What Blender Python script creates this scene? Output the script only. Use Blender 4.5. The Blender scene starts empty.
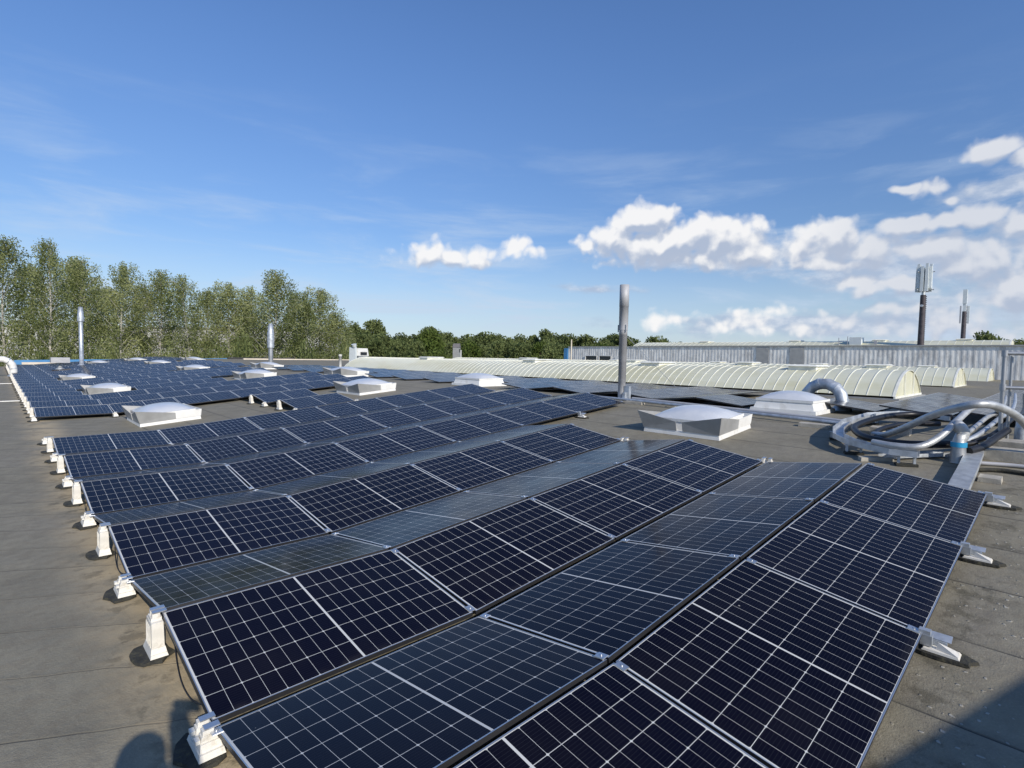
import bpy, math, random
from mathutils import Vector, Matrix, noise
random.seed(7)
R = math.radians
S = bpy.context.scene
COL = S.collection

# ---------------------------------------------------------------- frames
# (u, v, z): u along the panel rows, v across them (away from the viewer), z off the main roof plane
UP = Vector((0.09278986, 0.00095492, 0.99568526)).normalized()      # plumb direction in roof coordinates
XA = (Vector((1, 0, 0)) - UP * UP.x).normalized()
YA = UP.cross(XA)
M3 = Matrix((XA, YA, UP))
def W(u, v, z=0.0): return M3 @ Vector((u, v, z))
def zr(u):
    if u < 1.742: return 0.085 * (1.742 - u)
    if u > 11.3: return -0.09 * (u - 11.3)
    return 0.0
def zv(v): return 0.007 * max(0.0, v - 36)
def WR(u, v, h=0.0): return W(u, v, zr(u) + zv(v) + h)

# ---------------------------------------------------------------- camera
F_PX, YAW, PITCH, ROLL = 539.4, 0.8122, -0.1148, -0.0488
CAM = Vector((-0.5839, -2.9551, 2.2139))
fw = Vector((math.cos(YAW) * math.cos(PITCH), math.sin(YAW) * math.cos(PITCH), math.sin(PITCH)))
rt = Vector((math.sin(YAW), -math.cos(YAW), 0)); upv = rt.cross(fw)
r2 = rt * math.cos(ROLL) + upv * math.sin(ROLL); u2 = -rt * math.sin(ROLL) + upv * math.cos(ROLL)
cam_d = bpy.data.cameras.new('camera'); cam = bpy.data.objects.new('camera', cam_d); COL.objects.link(cam)
cam_d.sensor_width = 36.0; cam_d.lens = F_PX / 1024 * 36.0
cam_d.clip_start = 0.02; cam_d.clip_end = 20000
mr = M3 @ r2; mu = M3 @ u2; mf = M3 @ fw; mc = M3 @ CAM
cam.matrix_world = Matrix(((mr.x, mu.x, -mf.x, mc.x), (mr.y, mu.y, -mf.y, mc.y), (mr.z, mu.z, -mf.z, mc.z), (0, 0, 0, 1)))
S.camera = cam
def raydir(px, py): return (mf + mr * ((px - 512) / F_PX) + mu * ((384 - py) / F_PX))
def far_at(px, py, depth): return mc + raydir(px, py) * depth       # a distant surveyed point in world coordinates

# ---------------------------------------------------------------- light, sky, exposure
SUN_EL, SUN_AZ = R(31), R(-99.5)
sun_dir = M3 @ Vector((math.cos(SUN_EL) * math.cos(SUN_AZ), math.cos(SUN_EL) * math.sin(SUN_AZ), math.sin(SUN_EL)))
sl = bpy.data.lights.new('sun', 'SUN'); sl.energy = 4.2; sl.angle = R(0.5); sl.color = (1.0, 0.93, 0.82)
so = bpy.data.objects.new('sun', sl); COL.objects.link(so)
so.rotation_euler = sun_dir.to_track_quat('Z', 'Y').to_euler(); so.location = (0, 0, 60)
S.view_settings.view_transform = 'Standard'; S.view_settings.look = 'None'
S.view_settings.exposure = 0.0; S.view_settings.gamma = 1.0; S.view_settings.use_curve_mapping = False

world = bpy.data.worlds.new('World'); S.world = world; world.use_nodes = True
wt = world.node_tree; wt.nodes.clear()
class NT:
    def __init__(s, tree): s.t = tree
    def n(s, typ, **kw):
        nd = s.t.nodes.new(typ)
        for k, v in kw.items(): setattr(nd, k, v)
        return nd
    def put(s, sock, v):
        if isinstance(v, (int, float)): sock.default_value = v
        elif isinstance(v, (tuple, list, Vector)):
            v = tuple(v)
            if len(sock.default_value) == 4 and len(v) == 3: v = v + (1,)
            sock.default_value = v
        else: s.t.links.new(v, sock)
    def m(s, op, a, b=0.0, c=0.0, clamp=False):
        nd = s.n('ShaderNodeMath', operation=op); nd.use_clamp = clamp
        s.put(nd.inputs[0], a); s.put(nd.inputs[1], b); s.put(nd.inputs[2], c)
        return nd.outputs[0]
    def vm(s, op, a, b=(0, 0, 0), out=0):
        nd = s.n('ShaderNodeVectorMath', operation=op); s.put(nd.inputs[0], a); s.put(nd.inputs[1], b)
        return nd.outputs[out]
    def dot(s, a, b): return s.vm('DOT_PRODUCT', a, b, 'Value')
    def mix(s, f, a, b):
        nd = s.n('ShaderNodeMix', data_type='RGBA'); s.put(nd.inputs[0], f); s.put(nd.inputs[6], a); s.put(nd.inputs[7], b)
        return nd.outputs[2]
    def noise(s, vec, scale, detail=4, rough=0.55, dist=0.0, out=0):
        nd = s.n('ShaderNodeTexNoise'); s.put(nd.inputs['Vector'], vec); s.put(nd.inputs['Scale'], scale)
        s.put(nd.inputs['Detail'], detail); s.put(nd.inputs['Roughness'], rough); s.put(nd.inputs['Distortion'], dist)
        return nd.outputs[out]
    def ramp(s, f, lo, hi, a=0.0, b=1.0, smooth=True):
        nd = s.n('ShaderNodeMapRange', interpolation_type='SMOOTHSTEP' if smooth else 'LINEAR')
        s.put(nd.inputs[0], f); s.put(nd.inputs[1], lo); s.put(nd.inputs[2], hi); s.put(nd.inputs[3], a); s.put(nd.inputs[4], b)
        return nd.outputs[0]
g = NT(wt)
sky = g.n('ShaderNodeTexSky', sky_type='NISHITA'); sky.sun_disc = False
sky.sun_elevation = math.asin(sun_dir.z); sky.sun_rotation = math.atan2(sun_dir.x, sun_dir.y)
sky.altitude = 100; sky.air_density = 1.0; sky.dust_density = 0.3; sky.ozone_density = 2.5
tc = g.n('ShaderNodeTexCoord').outputs['Generated']
dirn = g.vm('NORMALIZE', tc)
# cumulus banks: (pixel x, y, half width, half height, strength) turned into directions on the sky sphere
BL = [(432, 254, 30, 9, 1.0), (452, 257, 34, 9, 1.1), (476, 263, 18, 7, .9), (516, 248, 13, 8, 1.0), (530, 253, 12, 4, .6),
      (644, 222, 30, 17, 1.5), (612, 240, 30, 13, 1.1), (592, 246, 14, 8, .9), (664, 243, 46, 18, 1.4), (700, 236, 30, 15, 1.2), (728, 240, 34, 20, 1.3), (752, 252, 26, 12, 1.0), (690, 260, 60, 8, .8),
      (800, 244, 26, 13, 1.15), (834, 240, 34, 17, 1.25), (868, 250, 34, 13, 1.05), (840, 262, 50, 7, .8), (905, 226, 34, 9, 1.0), (940, 224, 30, 8, .9), (985, 216, 34, 10, 1.0), (1020, 222, 24, 16, 1.1),
      (996, 150, 28, 13, 1.35), (1022, 158, 14, 9, 1.1), (903, 190, 13, 5, 1.0), (935, 189, 26, 6, .6), (948, 202, 9, 5, .9), (925, 250, 60, 13, .9), (985, 262, 56, 18, 1.0), (1030, 290, 60, 26, 1.0), (890, 286, 46, 9, .8), (860, 282, 26, 6, .8),
      (654, 321, 13, 7, .95), (690, 321, 18, 5, .8), (712, 327, 26, 5, .7), (745, 322, 20, 6, .8), (775, 314, 34, 5, .7), (800, 328, 40, 6, .8), (850, 322, 40, 7, .75), (905, 312, 40, 8, .8), (950, 330, 60, 8, .8), (1000, 318, 50, 9, .85), (1110, 210, 70, 60, 1.1)]
BL = [(x, y, a, b, k * (0.62 if y > 308 else (0.98 if x < 540 else 1.2))) for (x, y, a, b, k) in BL]
def azel(px, py):
    d = raydir(px, py).normalized(); return math.atan2(d.y, d.x), math.asin(d.z)
def puffs(vec, scale):
    nd = g.n('ShaderNodeTexVoronoi', feature='SMOOTH_F1', voronoi_dimensions='2D'); g.put(nd.inputs['Vector'], vec); nd.inputs['Scale'].default_value = scale
    nd.inputs['Smoothness'].default_value = 0.35
    return g.m('SUBTRACT', 0.62, nd.outputs[0])
sepd = g.n('ShaderNodeSeparateXYZ'); wt.links.new(dirn, sepd.inputs[0])
az_ = g.m('ARCTAN2', sepd.outputs[1], sepd.outputs[0]); el_ = g.m('ARCSINE', sepd.outputs[2])
cmb = g.n('ShaderNodeCombineXYZ'); g.put(cmb.inputs[0], az_); g.put(cmb.inputs[1], el_)
AE = cmb.outputs[0]       # azimuth and elevation of the looked-at part of the sky
def n2(vec, scale, detail, rough, out=0):
    o = g.noise(vec, scale, detail, rough, out=out); o.node.noise_dimensions = '2D'; return o
def cloud_body(ae, blobs):
    w = n2(ae, 14.0, 2, 0.5, out=1); sc_ = g.n('ShaderNodeVectorMath', operation='SCALE'); g.put(sc_.inputs[0], g.vm('SUBTRACT', w, (0.5, 0.5, 0.5))); sc_.inputs['Scale'].default_value = 0.03
    wv = g.vm('MULTIPLY', g.vm('ADD', ae, sc_.outputs[0]), (1, 1, 0)); dens = None
    for (px, py, a, b, k) in blobs:
        c = azel(px, py); sa = 1 / abs((azel(px + a, py)[0] - azel(px - a, py)[0]) / 2); sb = 1 / abs((azel(px, py + b)[1] - azel(px, py - b)[1]) / 2)
        nd = g.n('ShaderNodeVectorMath', operation='MULTIPLY_ADD'); g.put(nd.inputs[0], wv); nd.inputs[1].default_value = (sa, sb, 0); nd.inputs[2].default_value = (-c[0] * sa, -c[1] * sb, 0)
        ln = g.n('ShaderNodeVectorMath', operation='LENGTH'); wt.links.new(nd.outputs[0], ln.inputs[0])
        d_ = g.m('MULTIPLY_ADD', ln.outputs['Value'], -k, 1.30 * k)
        dens = d_ if dens is None else g.m('SMOOTH_MAX', dens, d_, 0.12)
    p = g.m('ADD', g.m('MULTIPLY', puffs(wv, 26.0), 0.9), g.m('MULTIPLY', puffs(wv, 62.0), 0.55))
    fb = n2(ae, 20.0, 5, 0.6)
    return g.m('ADD', g.m('MULTIPLY', g.m('MAXIMUM', dens, -1.5), 0.9), g.m('ADD', g.m('SUBTRACT', p, 0.35), g.m('MULTIPLY', g.m('SUBTRACT', fb, 0.5), 1.3)))
body = cloud_body(AE, BL)
body_up = cloud_body(g.vm('ADD', AE, (0.003, 0.018, 0)), [b for b in BL if b[2] * b[3] > 220])
mask = g.ramp(body, -0.22, 0.72)
# shading of the clouds: lobes with little cloud above them catch the sun, the undersides are grey-blue
lit = g.ramp(g.m('ADD', g.m('MULTIPLY', g.m('SUBTRACT', body, body_up), 0.95), g.m('SUBTRACT', 0.40, g.m('MULTIPLY', g.m('MAXIMUM', body_up, 0.0), 0.30))), -0.45, 0.90)
cr = raydir(1010, 275).normalized()
shade = g.ramp(g.dot(dirn, tuple(cr)), 0.955, 0.996)
lit = g.m('MULTIPLY', lit, g.m('SUBTRACT', 1.0, g.m('MULTIPLY', shade, 0.5)))
cl_col = g.mix(lit, (3.9, 4.5, 5.7), (8.4, 8.3, 8.25))
# thin cirrus veil low over the horizon
sep = g.n('ShaderNodeSeparateXYZ'); wt.links.new(dirn, sep.inputs[0]); dz = sep.outputs[2]
cir_v = g.vm('MULTIPLY', dirn, (1.0, 1.0, 6.0))
cir = g.noise(cir_v, 3.2, 6, 0.6, 0.4)
veil = g.m('MULTIPLY', g.ramp(cir, 0.46, 0.78), g.m('MULTIPLY', g.ramp(dz, 0.0, 0.05), g.ramp(dz, 0.45, 0.08)))
veil2 = g.m('ADD', g.m('MULTIPLY', veil, 0.75), g.ramp(dz, 0.22, 0.0, 0.0, 0.55))
skyc = g.n('ShaderNodeMix', data_type='RGBA', blend_type='MULTIPLY'); skyc.inputs[0].default_value = 1.0
wt.links.new(sky.outputs[0], skyc.inputs[6]); wt.links.new(g.mix(g.ramp(dz, 0.0, 0.55), (0.74, 0.80, 0.92), (0.88, 1.10, 1.42)), skyc.inputs[7])
# soft grey-blue cloud sheets behind the cumulus, low over the right half of the view
gd = None
for (px, py, a, b) in ((905, 268, 120, 36), (1010, 285, 90, 50), (1060, 240, 90, 70), (770, 258, 110, 16), (700, 262, 90, 12), (840, 325, 230, 13), (600, 290, 40, 5), (1000, 190, 60, 10)):
    c = azel(px, py); sa = 1 / abs((azel(px + a, py)[0] - azel(px - a, py)[0]) / 2); sb = 1 / abs((azel(px, py + b)[1] - azel(px, py - b)[1]) / 2)
    nd = g.n('ShaderNodeVectorMath', operation='MULTIPLY_ADD'); g.put(nd.inputs[0], AE); nd.inputs[1].default_value = (sa, sb, 0); nd.inputs[2].default_value = (-c[0] * sa, -c[1] * sb, 0)
    ln = g.n('ShaderNodeVectorMath', operation='LENGTH'); wt.links.new(nd.outputs[0], ln.inputs[0]); q_ = g.m('SUBTRACT', 1.3, ln.outputs['Value'])
    gd = q_ if gd is None else g.m('SMOOTH_MAX', gd, q_, 0.3)
lay = n2(g.vm('MULTIPLY', AE, (1.0, 2.6, 0)), 9.0, 6, 0.6)
layer = g.ramp(g.m('ADD', gd, g.m('MULTIPLY', g.m('SUBTRACT', lay, 0.5), 3.2)), -0.1, 1.25)
c0 = g.mix(veil2, skyc.outputs[2], (4.9, 5.9, 7.3))
lcol = g.mix(g.ramp(n2(g.vm('MULTIPLY', AE, (1.0, 2.2, 0)), 22.0, 5, 0.6), 0.40, 0.72), (3.7, 4.5, 5.9), (5.7, 6.2, 7.1))
c1 = g.mix(g.m('MULTIPLY', layer, 0.85), c0, lcol)
c2 = g.mix(g.m('MULTIPLY', mask, 0.93), c1, cl_col)
bg = g.n('ShaderNodeBackground'); bg.inputs['Strength'].default_value = 0.115
wt.links.new(c2, bg.inputs['Color'])
wo = g.n('ShaderNodeOutputWorld'); wt.links.new(bg.outputs[0], wo.inputs['Surface'])

# ---------------------------------------------------------------- materials
def mat(name):
    m = bpy.data.materials.new(name); m.use_nodes = True
    nt = m.node_tree; b = nt.nodes['Principled BSDF']
    return m, NT(nt), b
def simple(name, col, rough=0.6, metal=0.0, var=0.12, scale=3.0, bump=0.0, bscale=30.0, dirt=None, coat=0.0):
    m, g, b = mat(name)
    obj = g.n('ShaderNodeTexCoord').outputs['Object']
    n = g.noise(obj, scale, 5, 0.6)
    lo = tuple(c * (1 - var) for c in col); hi = tuple(min(1, c * (1 + var)) for c in col)
    c = g.mix(g.ramp(n, 0.3, 0.7), lo, hi)
    if dirt:
        c = g.mix(g.m('MULTIPLY', g.ramp(g.noise(obj, scale * 2.3, 6, 0.65), 0.5, 0.72), dirt[1]), c, dirt[0])
    g.put(b.inputs['Base Color'], c); g.put(b.inputs['Metallic'], metal)
    g.put(b.inputs['Roughness'], g.ramp(n, 0.2, 0.8, rough * 0.85, min(1, rough * 1.15)))
    if coat: b.inputs['Coat Weight'].default_value = coat
    if bump:
        bp = g.n('ShaderNodeBump'); bp.inputs['Strength'].default_value = bump; bp.inputs['Distance'].default_value = 0.01
        g.put(bp.inputs['Height'], g.noise(obj, bscale, 4, 0.6)); g.put(b.inputs['Normal'], bp.outputs[0])
    return m
MT = {}
MT['alu'] = simple('anodised_aluminium', (0.62, 0.63, 0.64), 0.38, 0.85, 0.06)
MT['frameside'] = simple('dark_frame_side', (0.035, 0.035, 0.038), 0.45, 0.3, 0.1)
MT['galv'] = simple('galvanised_steel', (0.50, 0.53, 0.56), 0.5, 0.6, 0.22, 6.0)
MT['foil'] = simple('aluminium_jacket', (0.50, 0.51, 0.51), 0.5, 0.55, 0.15, 9.0, 0.35, 14.0)
MT['steel'] = simple('stainless_flue', (0.40, 0.41, 0.42), 0.45, 0.7, 0.10, 2.0)
MT['greymetal'] = simple('painted_grey_flue', (0.42, 0.42, 0.43), 0.55, 0.1, 0.10, 2.0)
MT['whiteplastic'] = simple('white_plastic', (0.74, 0.71, 0.64), 0.5, 0, 0.10, 8.0, 0, 30, ((0.35, 0.29, 0.2), 0.45))
MT['whitemetal'] = simple('white_coated_metal', (0.78, 0.77, 0.73), 0.45, 0, 0.06, 2.0, 0, 30, ((0.45, 0.42, 0.36), 0.4))
MT['greywhite'] = simple('weathered_grey_panel', (0.36, 0.36, 0.35), 0.6, 0.2, 0.10, 3.0)
MT['rubber'] = simple('black_rubber_mat', (0.035, 0.034, 0.028), 0.9, 0, 0.4, 14.0, 0.8, 40.0, ((0.11, 0.10, 0.05), 0.6))
MT['black'] = simple('black_cable', (0.012, 0.012, 0.014), 0.45, 0, 0.2, 10.0)
MT['concrete'] = simple('concrete_block', (0.40, 0.37, 0.31), 0.9, 0, 0.18, 7.0, 0.5, 60.0)
MT['blue'] = simple('blue_sheet', (0.06, 0.22, 0.44), 0.5, 0, 0.15, 1.0)
MT['bluefoil'] = simple('blue_pipe_clamp', (0.04, 0.35, 0.62), 0.35, 0.2, 0.1, 6.0)
MT['cream'] = simple('cream_parapet', (0.66, 0.58, 0.47), 0.8, 0, 0.15, 0.6)
MT['mastgrey'] = simple('mast_dark_steel', (0.07, 0.06, 0.065), 0.6, 0.3, 0.3, 3.0)
MT['antenna'] = simple('antenna_cover', (0.62, 0.66, 0.66), 0.5, 0, 0.05, 3.0)
MT['render'] = simple('pale_wall', (0.62, 0.61, 0.57), 0.85, 0, 0.15, 0.8)
MT['window'] = simple('dark_window', (0.02, 0.025, 0.03), 0.15, 0, 0.2, 1.0)
MT['darkgap'] = simple('dark_sheet', (0.03, 0.03, 0.032), 0.7, 0, 0.2, 1.0)
MT['skin'] = simple('skin', (0.55, 0.34, 0.25), 0.5)
MT['cloth'] = simple('dark_jacket', (0.04, 0.05, 0.08), 0.9)
MT['tilegrey'] = simple('grey_roof_tiles', (0.16, 0.15, 0.15), 0.8)
MT['terrain'] = simple('meadow', (0.06, 0.085, 0.03), 0.95, 0, 0.4, 0.02)

def acrylic():
    m, g, b = mat('milky_acrylic_dome')
    obj = g.n('ShaderNodeTexCoord').outputs['Object']
    n = g.noise(obj, 2.5, 4, 0.6)
    g.put(b.inputs['Base Color'], g.mix(g.ramp(n, .3, .7), (0.56, 0.58, 0.61), (0.64, 0.65, 0.66)))
    b.inputs['Roughness'].default_value = 0.3; b.inputs['Coat Weight'].default_value = 0.3; b.inputs['Coat Roughness'].default_value = 0.15
    return m
MT['dome'] = acrylic()

def roof_mat():
    m, g, b = mat('bitumen_felt')
    uv = g.n('ShaderNodeUVMap'); uv.uv_map = 'UVMap'
    sp = g.n('ShaderNodeSeparateXYZ'); g.put(sp.inputs[0], uv.outputs[0]); U, Vv = sp.outputs[0], sp.outputs[1]
    P = uv.outputs[0]
    wob = g.m('MULTIPLY', g.m('SUBTRACT', g.noise(P, 0.9, 3, 0.6), 0.5), 0.10)
    fineb = g.noise(P, 90.0, 3, 0.7); med = g.noise(P, 2.2, 6, 0.62); big = g.noise(P, 0.35, 4, 0.6)
    left = g.m('LESS_THAN', U, 1.742)
    # felt strips: laid along u on the left slope, across it on the main slope
    cl = g.m('DIVIDE', g.m('ADD', g.m('ADD', Vv, g.m('MULTIPLY', U, 0.62)), g.m('MULTIPLY', wob, 2.0)), 0.72); cr_ = g.m('ADD', U, g.m('MULTIPLY', wob, 0.35))
    co = g.m('ADD', g.m('MULTIPLY', left, g.m('ADD', cl, -0.32)), g.m('MULTIPLY', g.m('SUBTRACT', 1.0, left), g.m('DIVIDE', g.m('ADD', cr_, 0.0), 0.94)))
    fr = g.m('FRACT', g.m('ADD', co, 40.0))
    line = g.ramp(fr, 0.0, 0.03, 1.0, 0.0)
    lap = g.ramp(fr, 0.02, 0.12, 1.0, 0.0)
    strip = g.n('ShaderNodeTexWhiteNoise'); strip.noise_dimensions = '1D'; g.put(strip.inputs['W'], g.m('FLOOR', g.m('ADD', co, 40.0)))
    base = g.mix(g.ramp(med, 0.25, 0.75), (0.168, 0.152, 0.110), (0.245, 0.222, 0.160))
    base = g.mix(g.m('MULTIPLY', g.ramp(big, 0.42, 0.7), 0.5), base, (0.26, 0.235, 0.19))
    base = g.mix(g.m('MULTIPLY', strip.outputs[0], 0.14), base, (0.15, 0.132, 0.097))
    base = g.mix(g.ramp(fineb, 0.35, 0.8, 0.0, 0.35), base, (0.36, 0.33, 0.26))
    # silt washed along the valley beside the left row ends and round the lower right edge
    silt = g.m('MULTIPLY', g.ramp(g.m('ABSOLUTE', g.m('SUBTRACT', U, g.m('ADD', 0.05, g.m('MULTIPLY', wob, 4.0)))), 0.55, 0.0), g.ramp(g.noise(P, 1.6, 5, 0.6), 0.28, 0.58))
    mid = g.noise(P, 9.0, 6, 0.72)
    base = g.mix(g.ramp(mid, 0.42, 0.62, 0.0, 0.28), base, (0.125, 0.10, 0.072))
    speck = g.n('ShaderNodeTexVoronoi'); g.put(speck.inputs['Vector'], P); g.put(speck.inputs['Scale'], 26.0)
    base = g.mix(g.m('MULTIPLY', g.ramp(speck.outputs[0], 0.16, 0.08), g.ramp(big, 0.45, 0.65, 0.1, 0.7)), base, (0.40, 0.37, 0.31))
    base = g.mix(g.m('MULTIPLY', silt, 0.9), base, (0.46, 0.365, 0.225))
    rs = g.m('MULTIPLY', g.ramp(g.m('ADD', Vv, g.m('MULTIPLY', wob, 2.0)), -2.1, -2.5), g.m('MULTIPLY', g.ramp(U, 1.5, 2.5), g.ramp(g.noise(P, 2.1, 6, 0.7), 0.35, 0.75)))
    base = g.mix(g.m('MULTIPLY', rs, 0.4), base, (0.27, 0.235, 0.15))
    # damp, mossy marks that run along the panel edges
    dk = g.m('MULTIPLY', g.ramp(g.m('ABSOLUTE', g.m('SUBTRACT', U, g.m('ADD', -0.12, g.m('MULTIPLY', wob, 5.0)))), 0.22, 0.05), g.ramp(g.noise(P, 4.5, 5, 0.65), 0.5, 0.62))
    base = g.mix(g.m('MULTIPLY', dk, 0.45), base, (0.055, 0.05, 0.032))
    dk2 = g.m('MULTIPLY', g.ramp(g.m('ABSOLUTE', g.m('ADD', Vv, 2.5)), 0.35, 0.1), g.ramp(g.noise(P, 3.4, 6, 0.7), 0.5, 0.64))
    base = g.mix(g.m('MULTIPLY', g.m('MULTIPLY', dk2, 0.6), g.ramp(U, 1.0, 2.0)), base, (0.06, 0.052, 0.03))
    # pale droppings and lifted chips on the right
    vor = g.n('ShaderNodeTexVoronoi'); g.put(vor.inputs['Vector'], g.vm('ADD', P, g.vm('SCALE', g.noise(P, 14, 2, .5, out=1)))); g.put(vor.inputs['Scale'], 14.0)
    vor.inputs['Vector'].links[0].from_node.inputs[1].links[0].from_node.inputs['Scale'].default_value = 0.06
    chip = g.m('MULTIPLY', g.ramp(vor.outputs[0], 0.19, 0.11), g.m('MULTIPLY', g.ramp(Vv, -2.3, -2.5), g.ramp(g.noise(P, 1.3, 3, 0.5), 0.42, 0.55)))
    base = g.mix(g.m('MULTIPLY', chip, 0.6), base, (0.48, 0.46, 0.40))
    base = g.mix(g.m('MULTIPLY', line, g.ramp(g.noise(P, 1.1, 4, 0.6), 0.3, 0.6, 0.35, 1.0)), base, (0.03, 0.03, 0.028))
    base = g.mix(g.m('MULTIPLY', lap, 0.18), base, (0.06, 0.06, 0.055))
    g.put(b.inputs['Base Color'], base); b.inputs['Roughness'].default_value = 0.85
    bp = g.n('ShaderNodeBump'); bp.inputs['Strength'].default_value = 0.7; bp.inputs['Distance'].default_value = 0.02
    hgt = g.m('ADD', g.m('MULTIPLY', fineb, 0.25), g.m('ADD', g.m('ADD', g.m('MULTIPLY', mid, 0.5), g.m('MULTIPLY', med, 1.4)), g.m('SUBTRACT', g.m('MULTIPLY', chip, 0.6), g.m('MULTIPLY', line, 0.5))))
    g.put(bp.inputs['Height'], hgt); g.put(b.inputs['Normal'], bp.outputs[0])
    return m
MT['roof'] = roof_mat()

def cell_mat():
    m, g, b = mat('solar_cells')
    uv = g.n('ShaderNodeUVMap'); uv.uv_map = 'UVMap'
    sp = g.n('ShaderNodeSeparateXYZ'); g.put(sp.inputs[0], uv.outputs[0])
    X = g.m('MULTIPLY', sp.outputs[0], 1.70); Y = g.m('MULTIPLY', sp.outputs[1], 1.112)
    xs = g.m('SUBTRACT', g.m('ABSOLUTE', g.m('SUBTRACT', X, 0.85)), 0.0065)
    ys = g.m('ABSOLUTE', g.m('SUBTRACT', Y, 0.556))
    def gl(c, p): # distance to the nearest multiple of p
        f = g.m('FRACT', g.m('ADD', g.m('DIVIDE', c, p), 0.5)); return g.m('MULTIPLY', g.m('ABSOLUTE', g.m('SUBTRACT', f, 0.5)), p)
    dx = gl(xs, 0.0925); dy = gl(ys, 0.1842); dx2 = gl(g.m('ADD', xs, 0.0925), 0.185)
    lx = g.m('LESS_THAN', dx, 0.0010); ly = g.m('LESS_THAN', dy, 0.0016)
    mid = g.m('LESS_THAN', xs, 0.0); end = g.m('GREATER_THAN', xs, 0.8330); ye = g.m('GREATER_THAN', ys, 0.5530)
    dia = g.m('LESS_THAN', g.m('ADD', dx2, dy), 0.009)
    grid = g.m('MAXIMUM', g.m('MAXIMUM', g.m('MAXIMUM', lx, ly), g.m('MAXIMUM', mid, end)), g.m('MAXIMUM', ye, dia))
    bus = g.m('LESS_THAN', gl(g.m('ADD', ys, 0.009125), 0.01825), 0.0007)
    oi = g.n('ShaderNodeObjectInfo').outputs['Random']
    navy = g.mix(oi, (0.0024, 0.0024, 0.0090), (0.0034, 0.0034, 0.0125))
    c = g.mix(g.m('MULTIPLY', bus, 0.16), navy, (0.10, 0.11, 0.13))
    c = g.mix(grid, c, (0.60, 0.60, 0.57))
    obj = g.n('ShaderNodeTexCoord').outputs['Object']
    dust = g.ramp(g.noise(g.vm('ADD', obj, g.vm('SCALE', (1, 1, 1))), 1.7, 5, 0.6), 0.35, 0.8, 0.002, 0.016)
    ov = g.vm('ADD', obj, g.n('ShaderNodeObjectInfo').outputs['Location'])
    low = g.ramp(sp.outputs[1], 0.06, 0.0, 0.0, 0.05)
    dust = g.m('ADD', dust, g.m('MULTIPLY', low, g.ramp(g.noise(ov, 6.0, 4, .6), .4, .7)))
    c = g.mix(dust, c, (0.32, 0.29, 0.24))
    dv = g.n('ShaderNodeTexVoronoi'); g.put(dv.inputs['Vector'], ov); dv.inputs['Scale'].default_value = 3.2
    drop = g.m('MULTIPLY', g.m('LESS_THAN', g.m('ADD', dv.outputs[0], g.m('MULTIPLY', g.noise(ov, 60.0, 2, .5), 0.03)), 0.034), g.m('GREATER_THAN', g.noise(ov, 0.9, 2, 0.5), 0.58))
    c = g.mix(g.m('MULTIPLY', drop, 0.55), c, (0.6, 0.58, 0.52))
    g.put(b.inputs['Base Color'], c); g.put(b.inputs['Roughness'], g.ramp(g.noise(obj, 2.2, 4, 0.6), 0.3, 0.75, 0.12, 0.24)); b.inputs['IOR'].default_value = 1.45
    b.inputs['Specular IOR Level'].default_value = 0.10
    b.inputs['Specular Tint'].default_value = (1.0, 0.94, 0.86, 1)
    return m
MT['cells'] = cell_mat()

def vault_mat(name, col, col2, sc):
    m, g, b = mat(name)
    obj = g.n('ShaderNodeTexCoord').outputs['Object']
    n = g.noise(g.vm('MULTIPLY', obj, (1.0, 0.35, 1.0)), sc, 5, 0.6)
    g.put(b.inputs['Base Color'], g.mix(g.ramp(n, 0.35, 0.72), col, col2)); b.inputs['Roughness'].default_value = 0.4
    return m
MT['vault'] = vault_mat('milky_vault_sheet', (0.68, 0.67, 0.52), (0.58, 0.55, 0.36), 0.8)
MT['vaultrib'] = simple('white_vault_rib', (0.80, 0.79, 0.70), 0.5)

def facade_mat():
    m, g, b = mat('streaky_corrugated_facade')
    obj = g.n('ShaderNodeTexCoord').outputs['Object']
    n = g.noise(g.vm('MULTIPLY', obj, (1, 1.6, 0.5)), 1.4, 6, 0.75)
    c = g.mix(g.ramp(n, 0.36, 0.66), (0.84, 0.83, 0.79), (0.46, 0.45, 0.43))
    n2 = g.noise(obj, 0.5, 3, .5)
    c = g.mix(g.ramp(n2, 0.5, 0.7, 0, 0.4), c, (0.68, 0.68, 0.67))
    g.put(b.inputs['Base Color'], c); b.inputs['Roughness'].default_value = 0.6
    return m
MT['facade'] = facade_mat()

def leaf_mat(name, a, b_, trans=0.35):
    m = bpy.data.materials.new(name); m.use_nodes = True; nt = m.node_tree; nt.nodes.clear(); g = NT(nt)
    geo = g.n('ShaderNodeNewGeometry'); oi = g.n('ShaderNodeObjectInfo').outputs['Random']
    at = g.n('ShaderNodeAttribute'); at.attribute_name = 'tone'
    f = g.m('ADD', g.m('MULTIPLY', at.outputs['Fac'], 0.75), g.m('MULTIPLY', oi, 0.25))
    c = g.mix(f, a, b_)
    d = g.n('ShaderNodeBsdfDiffuse'); g.put(d.inputs[0], c)
    t = g.n('ShaderNodeBsdfTranslucent'); g.put(t.inputs[0], c)
    mx = g.n('ShaderNodeMixShader'); mx.inputs[0].default_value = trans
    nt.links.new(d.outputs[0], mx.inputs[1]); nt.links.new(t.outputs[0], mx.inputs[2])
    o = g.n('ShaderNodeOutputMaterial'); nt.links.new(mx.outputs[0], o.inputs[0])
    return m
MT['birchleaf'] = leaf_mat('birch_leaves', (0.12, 0.155, 0.045), (0.50, 0.52, 0.25), 0.5)
MT['oakleaf'] = leaf_mat('oak_leaves', (0.085, 0.115, 0.042), (0.24, 0.275, 0.11), 0.4)
MT['willowleaf'] = leaf_mat('light_leaves', (0.07, 0.11, 0.025), (0.17, 0.21, 0.06), 0.35)
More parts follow.
